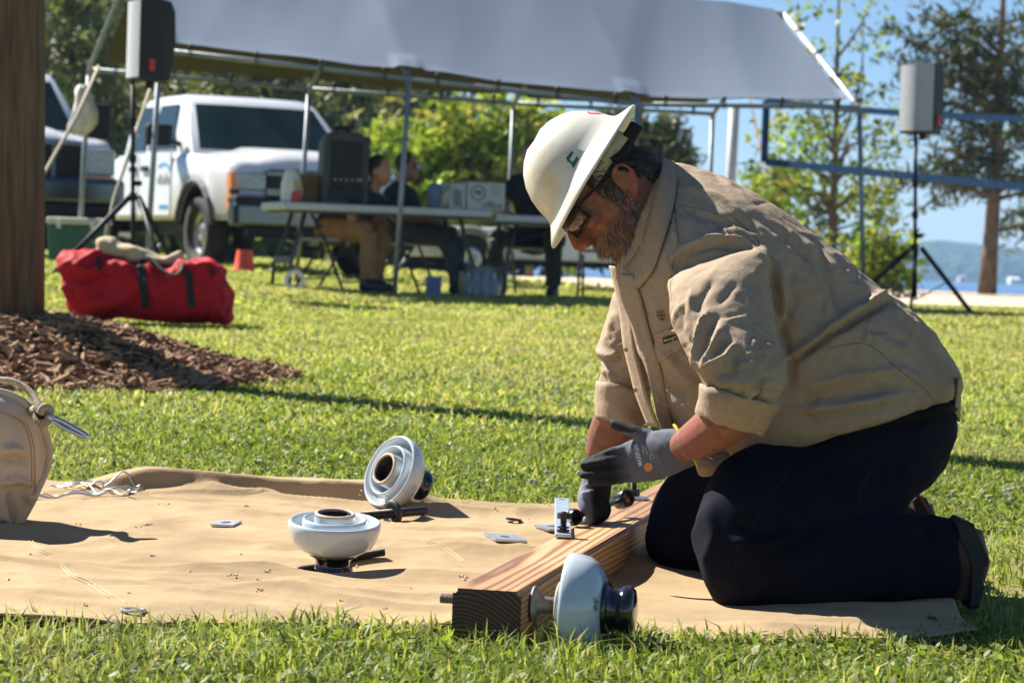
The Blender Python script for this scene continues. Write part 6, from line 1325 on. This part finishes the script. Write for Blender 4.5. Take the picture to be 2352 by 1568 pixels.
def cuff(name, A0, B0, Y0, d0, A1, B1, Y1, d1):
    rg = [sec(A0, B0, Y0, d0, k=32), sec(tuple((np.array(A0) + np.array(A1)) / 2), tuple((np.array(B0) + np.array(B1)) / 2), (Y0 + Y1) / 2, (d0 + d1) / 2 * 1.03, k=32), sec(A1, B1, Y1, d1, k=32)]
    rg = interp_rings(rg, 4); inn = []
    for r_ in reversed(rg): cc = sum(r_, Vector()) / len(r_); inn.append([p + (cc - p).normalized() * .006 for p in r_])
    me = MB().rings(rg + inn, close=True).mesh(name); wrinkle(me, .008, 11); ridges(me, .006, 12, 2, (1, 1, 1), 2.2); folds(me, [([(1614, 885), (1660, 925), (1700, 940)], .006, 5), ([(1625, 900), (1670, 935), (1720, 945), (1770, 928)], -.006, 5), ([(1640, 930), (1650, 975)], .006, 6)])
    return link(name, me, M_shirt, shirt, smooth=True, world=True)
cuff('cuff', (1608, 884), (1790, 930), 4.52, .082, (1592, 950), (1748, 998), 4.56, .080); cuff('cuff', (1370, 876), (1492, 890), 5.15, .084, (1362, 956), (1486, 972), 5.16, .084)
# collar, both wings meeting under the chin
def nearY(px, py, off=.006):
    h = shb.ray_cast(CAM, ray(px, py).normalized()); return (h[0].y - off) if h[0] is not None else YM
top = [(1521, 362, YM), (1518, 395, 4.875), (1502, 450, 4.845), (1484, 520, 4.835), (1462, 580, 4.845), (1432, 618, 4.875)]
bot = [(1548, 372, YM), (1554, 424, None), (1542, 490, None), (1522, 556, None), (1498, 622, None), (1466, 662, None)]
pr = [(P(*a), P(q[0], q[1], q[2] if q[2] else nearY(q[0], q[1], .012))) for a, q in zip(top, bot)]
ribbon('collar', pr, M_shirt, shirt)
def mir(p): return Vector((p.x, 2 * YM - p.y, p.z))
ribbon('collar', [(mir(a), mir(q)) for a, q in pr], M_shirt, shirt)
# open front: placket edges
pl = [(1424, 628), (1438, 680), (1452, 735), (1470, 800), (1486, 850), (1500, 915), (1512, 965), (1540, 1020)]
ribbon('placket', [(P(x, y, 4.86), P(x + 34, y + 4, min(nearY(x + 34, y + 4, .006), 4.9))) for x, y in pl], M_shirt, shirt)
pl2 = [(1400, 610), (1412, 660), (1424, 720), (1432, 790), (1446, 850), (1462, 910), (1488, 976)]
ribbon('placket', [(P(x, y, 5.02), P(x + 26, y + 4, 4.97)) for x, y in pl2], M_shirt, shirt)
bt = MB().lathe([(.0001, 0), (.0042, 0), (.0044, .0012), (.0001, .0016)], n=14).mesh('button'); bt.materials.append(mat('tan_button', (.36, .27, .18), rough=.4))
for x, y, Y in ((1438, 803, 4.985), (1459, 896, 4.98), (1459, 726, 4.852), (1487, 828, 4.852), (1510, 918, 4.852)):
    o = bpy.data.objects.new('button', bt); C.objects.link(o); o.parent = shirt; o.matrix_parent_inverse = shirt.matrix_world.inverted(); o.location = P(x, y, Y); o.rotation_euler = (R(90), 0, 0)
# chest pocket with flap, tag and embroidery
pk = [(1506, 768), (1545, 752), (1556, 775), (1566, 800), (1540, 816), (1512, 832), (1502, 800)]
o = decal('pocket_flap', pk, [tuple(range(7))], shb, M_shirt, shirt, off=.005)
lt = decal('label_tag', [(1521, 776), (1552, 766), (1556, 780), (1524, 791)], [(0, 1, 2, 3)], shb, mat('black_tag', (.012, .012, .012), rough=.7), shirt, off=.0075)
vv, ff = textpx('WorkriteFR', 1539, 778.5, 8, ang=-18, sx=.75, bold=.015); decal('tag_text', vv, ff, shb, mat('pale_yellow_print', (.6, .58, .4), rough=.7), shirt, off=.0092, sub=False)
M_embr = mat('black_embroidery', (.015, .015, .015), rough=.8)
for txt, cx_, cy_ in (('SLEY', 1516, 716), ('BINE+', 1518, 724.5), ('TIES', 1519, 733)):
    vv, ff = textpx(txt, cx_, cy_, 9, ang=-4, sx=.85, bold=.02); decal('embroidery', vv, ff, shb, M_embr, shirt, off=.0045, sub=False)
# seams
M_seam = mat('dark_seam', (.17, .12, .08), rough=.9)
def seamline(o_bvh, line, parent, r=.0007, m=M_seam, name='seam'):
    pp_ = []
    for q in curve([(x, y, 0) for x, y in line], 8):
        d = ray(q.x, q.y).normalized(); h = o_bvh.ray_cast(CAM, d)
        if h[0] is not None: pp_.append(h[0] - d * .0004)
    if len(pp_) > 2: MB().tube(pp_, r, n=5).build(name, m, parent, world=True)
for ln in ([(1552, 430), (1550, 480), (1558, 560)], [(1650, 470), (1720, 530), (1780, 600)], [(1548, 600), (1540, 640), (1542, 690)]): seamline(shb, ln, shirt)
M_seam3 = mat('khaki_seam', (.22, .16, .105), rough=.9)
for ln in ([(1900, 800), (1990, 790), (2060, 845), (2120, 890), (2150, 925)], [(1560, 470), (1660, 500), (1780, 600)]): seamline(shb, ln, shirt, r=.0009, m=M_seam3)
# shirt tail hanging at the back and front hem
rt_ = [(P(2202, 868, 4.82), P(2192, 945, 4.86)), (P(2207, 866, 4.94), P(2203, 968, 4.94)), (P(2202, 868, 5.06), P(2190, 950, 5.02))]; ribbon('shirt_tail', rt_, M_shirt, shirt, thick=.004)
fh_ = MB().rings(interp_rings([sec((1600, 1050), (1690, 1030), 4.86, .06, k=20), sec((1596, 1078), (1670, 1068), 4.85, .05, k=20), sec((1602, 1096), (1640, 1092), 4.85, .025, k=20)], 3)); me = fuse(fh_, .006, 3); wrinkle(me, .008, 16); link('front_hem', me, M_shirt, shirt, smooth=True, world=True)

# ---- trousers
Tm = MB()
Tm.rings(interp_rings([sec((1720, 1010), (2170, 905), YM, .165, n=2.3, k=36), sec((1750, 1020), (2192, 955), YM, .185, n=2.3, k=36), sec((1800, 1040), (2182, 1020), YM, .195, n=2.2, k=36), sec((1880, 1110), (2150, 1085), YM, .18, k=36), sec((1960, 1150), (2100, 1130), YM, .12, k=36)], 4))
Tm.rings(interp_rings([sec((1860, 990), (2150, 1090), 4.82, .085, k=30), sec((1760, 1020), (2060, 1180), 4.77, .098, k=30), sec((1660, 1060), (1930, 1240), 4.70, .108, k=30), sec((1610, 1150), (1800, 1310), 4.67, .10, k=30), sec((1594, 1230), (1720, 1375), 4.66, .09, k=30), sec((1608, 1310), (1670, 1394), 4.66, .06, k=30)], 4))
Tm.rings(interp_rings([sec((1630, 1230), (1612, 1330), 4.66, .07, k=28), sec((1690, 1195), (1665, 1396), 4.66, .092, k=28), sec((1800, 1190), (1790, 1404), 4.66, .095, k=28), sec((1920, 1190), (1920, 1402), 4.67, .092, k=28), sec((2030, 1185), (2030, 1392), 4.68, .085, k=28), sec((2110, 1183), (2105, 1380), 4.69, .078, k=28), sec((2172, 1188), (2170, 1374), 4.69, .074, k=28), sec((2196, 1196), (2186, 1350), 4.69, .066, k=28)], 4))
# far leg
Tm.rings(interp_rings([sec((1800, 950), (2000, 1120), 5.08, .10, k=28), sec((1680, 1010), (1850, 1190), 5.13, .105, k=28), sec((1580, 1060), (1720, 1260), 5.16, .10, k=28), sec((1520, 1120), (1630, 1305), 5.17, .09, k=28), sec((1488, 1210), (1580, 1318), 5.17, .085, k=28), sec((1490, 1265), (1545, 1322), 5.17, .05, k=28)], 4))
Tm.rings(interp_rings([sec((1530, 1180), (1510, 1318), 5.17, .075, k=24), sec((1700, 1150), (1700, 1326), 5.17, .085, k=24), sec((1900, 1130), (1900, 1310), 5.16, .08, k=24), sec((2060, 1120), (2060, 1270), 5.15, .07, k=24)], 4))
me = fuse(Tm, .0075, 4, .5); wrinkle(me, .007, 7); ridges(me, .006, 6, 2.5, (1, .7, 1), 1.3); ridges(me, .003, 12, 2.5, (1, 1, 1), 5.3)
folds(me, [([(1690, 1200), (1750, 1230), (1830, 1210)], -.014, 8), ([(1680, 1240), (1740, 1255), (1800, 1240)], .012, 9), ([(1690, 1290), (1740, 1270)], .006, 11), ([(1700, 1305), (1720, 1350)], -.006, 11), ([(2040, 1190), (2060, 1270), (2050, 1350)], -.010, 9), ([(2090, 1195), (2105, 1280), (2095, 1370)], .010, 9), ([(2130, 1200), (2140, 1290)], -.009, 8), ([(1900, 1200), (1830, 1240), (1760, 1290)], -.010, 9), ([(1620, 1160), (1640, 1230), (1620, 1300)], .008, 14), ([(1990, 1010), (1900, 1100), (1850, 1190)], .005, 8), ([(2100, 1000), (2050, 1120)], -.005, 8)])
tro = link('trousers', me, M_pants, man, smooth=True, world=True); trb = bvh_of(tro)
M_seam2 = mat('navy_seam', (.012, .013, .02), rough=.9)
for ln in ([(1880, 985), (1800, 1100), (1700, 1250), (1690, 1300)], [(2080, 945), (2030, 1040), (1960, 1130)], [(2140, 930), (2180, 1000)], [(2000, 1085), (1975, 1135), (1990, 1180)]): seamline(trb, ln, tro, m=M_seam2)
rg = [sec((1740, 990), (2186, 905), YM, .172, n=2.3, k=40), sec((1748, 1006), (2196, 935), YM, .184, n=2.3, k=40)]; MB().rings(rg).build('belt', mat('black_belt', (.006, .0055, .005), rough=.8, spec=.15), tro, smooth=True, world=True)
# ---- boots
M_boot = mat('brown_boot', (.045, .019, .009), (.075, .032, .015), scale=14, rough=.6, bump=.3, bscale=60); M_sole = mat('boot_sole', (.012, .011, .010), (.02, .018, .016), scale=30, rough=.7)
def boot(name, Y, ox, oy, k):
    q = lambda x, y, yy=0: P(ox + x * k, oy + y * k, Y + yy)
    b = MB().tube([q(-45, 60), q(0, 62), q(30, 75)], [.048 * k, .050 * k, .048 * k], n=14).tube([q(26, 30), q(40, 100), q(30, 182)], [.046 * k, .050 * k, .036 * k], n=14)
    bo_ = link(name, fuse(b, .007, 3), M_boot, man, smooth=True, world=True)
    out = [(14, 8), (26, -2), (52, 8), (72, 50), (86, 84), (84, 98), (72, 104), (70, 134), (76, 150), (64, 192), (44, 196), (46, 150), (46, 100), (34, 62), (20, 34)]
    prof = [q(x, y) for x, y in out]; rgs = []
    for w_, kk_ in ((-.052, .95), (-.046, 1.04), (.046, 1.04), (.052, .95)):
        cc = sum(prof, Vector()) / len(prof); rgs.append([cc + (p - cc) * kk_ + Vector((0, w_ * k, 0)) for p in prof])
    MB().rings(rgs).build('sole', M_sole, bo_, world=True); return bo_
boot('boot', 4.69, 2174, 1192, 1.0); bb = boot('boot', 5.15, 2075, 1135, .88)
MB().tube(curve([P(2098, 1128, 5.10), P(2118, 1150, 5.09), P(2140, 1190, 5.09)], 4), .004, n=6).build('red_trim', mat('red_trim', (.16, .035, .03), rough=.8), bb, world=True)

# ---- gloves
def glovemat():
    return mat('grey_knit_glove', (.9, .9, .9), (1.05, 1.05, 1.05), scale=40, rough=.8, bump=.25, bscale=600, bdist=.001, attr=True, spec=.25)
M_glove = glovemat(); GREY = np.array((.105, .11, .135)); BLK = np.array((.014, .014, .015))
g = MB()
g.rings(interp_rings([sec((1553, 983), (1600, 1066), 4.735, .036, k=24), sec((1535, 984), (1576, 1076), 4.75, .035, k=24), sec((1508, 988), (1540, 1093), 4.775, .032, k=24), sec((1474, 1000), (1500, 1105), 4.80, .027, k=24), sec((1440, 1014), (1462, 1108), 4.825, .022, k=24), sec((1418, 1026), (1440, 1106), 4.84, .018, k=24)], 4))
def finger(mb, pts, r0, r1): mb.tube(curve([P(*p) for p in pts], 4), [r0 + (r1 - r0) * i / (4 * (len(pts) - 1)) for i in range(4 * (len(pts) - 1) + 1)], n=12); e = P(*pts[-1]); mb.ell(e, (r1, r1, r1), n=10, m=7)
finger(g, [(1440, 1030, 4.826), (1408, 1037, 4.83), (1376, 1049, 4.838), (1347, 1058, 4.85)], .0105, .0080)
finger(g, [(1440, 1050, 4.82), (1405, 1055, 4.825), (1372, 1062, 4.83), (1340, 1068, 4.84)], .0105, .0080)
finger(g, [(1440, 1077, 4.822), (1405, 1082, 4.822), (1370, 1087, 4.826), (1338, 1091, 4.834)], .0102, .0078)
finger(g, [(1444, 1096, 4.826), (1412, 1101, 4.824), (1385, 1104, 4.826), (1360, 1106, 4.832)], .0105, .0080)
finger(g, [(1500, 1006, 4.795), (1470, 996, 4.80), (1440, 984, 4.81), (1412, 973, 4.82)], .0155, .0105)
me = fuse(g, .0032, 3, .5); c2_ = vco(me); q2 = projn(c2_); tl_ = smoothstep(1452, 1395, q2[:, 0] + .25 * (1060 - q2[:, 1]))[:, None]; th_ = ((q2[:, 1] < 992) & (q2[:, 0] < 1475))[:, None]
palm = (c2_[:, 1] > 4.835)[:, None] * .8; setcol(me, GREY * (1 - np.clip(np.maximum(tl_, th_ * .9), 0, 1)) + BLK * np.clip(np.maximum(tl_, th_ * .9), 0, 1)); wrinkle(me, .0016, 45)
g1_ = link('glove', me, M_glove, man, smooth=True, world=True); g1b = bvh_of(g1_)
M_yel = mat('yellow_cuff_band', (.50, .33, .03), rough=.8)
def cuffring(A, B, Y, d, par):
    r_ = sec(A, B, Y, d, k=28); MB().rings([[p + (p - sum(r_, Vector()) / 28).normalized() * .004 * math.cos(t) + (P(A[0] + 10, A[1], Y) - P(*A, Y)).normalized() * .004 * math.sin(t) for t in np.linspace(0, 6.283, 7)[:-1]] for p in r_], close=True).build('cuff_band', M_yel, par, smooth=True, world=True)
cuffring((1550, 977), (1603, 1071), 4.731, .043, g1_)
M_wp = mat('white_print', (.55, .55, .55), rough=.7)
vv, ff = textpx('MAXIFLEX', 1466, 1045, 13, ang=-103, sx=.85, bold=.03); decal('print', vv, ff, g1b, M_wp, g1_, off=.0010, sub=False)
for k, (cx_, cy_, sz) in enumerate(((1476, 1030, 7), (1484, 1034, 7), (1494, 1050, 5.5), (1500, 1046, 5.5))):
    vv, ff = textpx(('Ultimate', 'by ATG', 'precision', 'comfort')[k], cx_, cy_, sz, ang=-103, sx=.9); decal('print', vv, ff, g1b, M_wp, g1_, off=.0010, sub=False)
circ = [(1489 + 10 * math.cos(a), 1072 + 10 * math.sin(a)) for a in np.linspace(0, 6.283, 17)[:-1]]; decal('print', circ, [tuple(range(16))], g1b, mat('orange_print', (.6, .22, .05), rough=.7), g1_, off=.0010)
# far hand closed round the wrench
wa, wb = P(1318, 1187, 5.10), P(1432, 1146, 5.33); wd = (wb - wa).normalized()
g = MB(); g.rings(interp_rings([sec((1357, 1036), (1404, 1042), 5.19, .034, k=20), sec((1345, 1070), (1404, 1076), 5.195, .036, k=20), sec((1335, 1108), (1405, 1112), 5.205, .036, k=20), sec((1330, 1140), (1402, 1142), 5.215, .034, k=20), sec((1334, 1168), (1398, 1160), 5.225, .028, k=20)], 4))
upd = Vector((0, 0, 1)); tod = Vector((0, -1, 0)); tod = (tod - wd * tod.dot(wd)).normalized(); upp = wd.cross(tod); upp = upp if upp.z > 0 else -upp
for i in range(4):
    c_ = wa + wd * (.055 + .0215 * i); r_ = .0108 - .0006 * abs(i - 1.5); R_ = .021
    pts = [c_ + upp * .045 + tod * .010] + [c_ + (tod * math.cos(a) + upp * math.sin(a)) * R_ for a in (R(70), R(30), R(-15), R(-60), R(-110))]
    cp = curve(pts, 3); g.tube(cp, [r_] * len(cp), n=10); g.ell(cp[-1], (r_, r_, r_), n=8, m=6)
th = [P(1345, 1120, 5.18), P(1338, 1145, 5.155), P(1345, 1170, 5.135), P(1356, 1182, 5.14)]; cp = curve(th, 4); g.tube(cp, [.013 - .003 * i / (len(cp) - 1) for i in range(len(cp))], n=10); g.ell(cp[-1], (.0105,) * 3, n=8, m=6)
me = fuse(g, .0032, 2, .5); c2_ = vco(me); q2 = projn(c2_); dk = smoothstep(1352, 1366, q2[:, 0] - (q2[:, 1] - 1150) * .05)[:, None] * smoothstep(1072, 1092, q2[:, 1])[:, None]; setcol(me, GREY * 1.5 * (1 - dk) + BLK * 1.2 * dk)
g2_ = link('glove', me, M_glove, man, smooth=True, world=True); cuffring((1354, 1037), (1407, 1043), 5.19, .040, g2_)
# wrench
wr = empty('ratchet_wrench', wa, 'dark ratchet wrench gripped in the gloved fist over the crossarm', 'wrench'); M_wr = mat('black_oxide_steel', (.035, .033, .032), (.055, .05, .048), scale=40, rough=.35, metal=.8)
W2(MB().tube([wa + wd * .012, wb - wd * .01], .0085, n=14, flat=.7), 'handle', M_wr, wr, smooth=True)
hx = (Vector((.35, -.9, .15))).normalized(); rot = hx.to_track_quat('Z', 'Y').to_matrix()
o = W2(MB().lathe([(.010, -.016), (.0165, -.016), (.0175, -.010), (.0165, -.008), (.0175, -.004), (.0165, -.001), (.0175, .004), (.0155, .012), (.014, .016), (.010, .016)], c=wa, rot=rot, n=30, closed=True), 'socket', M_wr, wr, smooth=True); autosmooth(o, 30)
W2(MB().lathe([(.0001, -.012), (.0103, -.012), (.0103, -.008), (.0001, -.008)], c=wa, rot=rot, n=16), 'socket_recess', M_blk, wr)
hx2 = (Vector((.5, -.8, .3))).normalized(); rot = hx2.to_track_quat('Z', 'Y').to_matrix(); o = W2(MB().lathe([(.0115, -.018), (.0175, -.018), (.019, -.012), (.019, .014), (.0175, .017), (.0115, .017)], c=wb, rot=rot, n=30, closed=True), 'socket', M_wr, wr, smooth=True); autosmooth(o, 30)
W2(MB().lathe([(.0001, .004), (.0118, .004), (.0118, .010), (.0001, .008)], c=wb, rot=rot, n=16), 'socket_recess', mat('brass_bush', (.32, .18, .05), rough=.35, metal=.8), wr)

# ================================================================== air
hz = bpy.data.materials.new('thin_haze'); hz.use_nodes = True; n = hz.node_tree; n.nodes.clear(); o_ = n.nodes.new('ShaderNodeOutputMaterial'); pv = n.nodes.new('ShaderNodeVolumePrincipled')
pv.inputs['Color'].default_value = (.42, .66, 1, 1); pv.inputs['Density'].default_value = .0003; pv.inputs['Anisotropy'].default_value = 0; n.links.new(pv.outputs[0], o_.inputs['Volume'])
o = MB().box((500, 2200, 24), (3300, 2900, 29)).build('haze', hz, None); tag(o, kind='stuff')
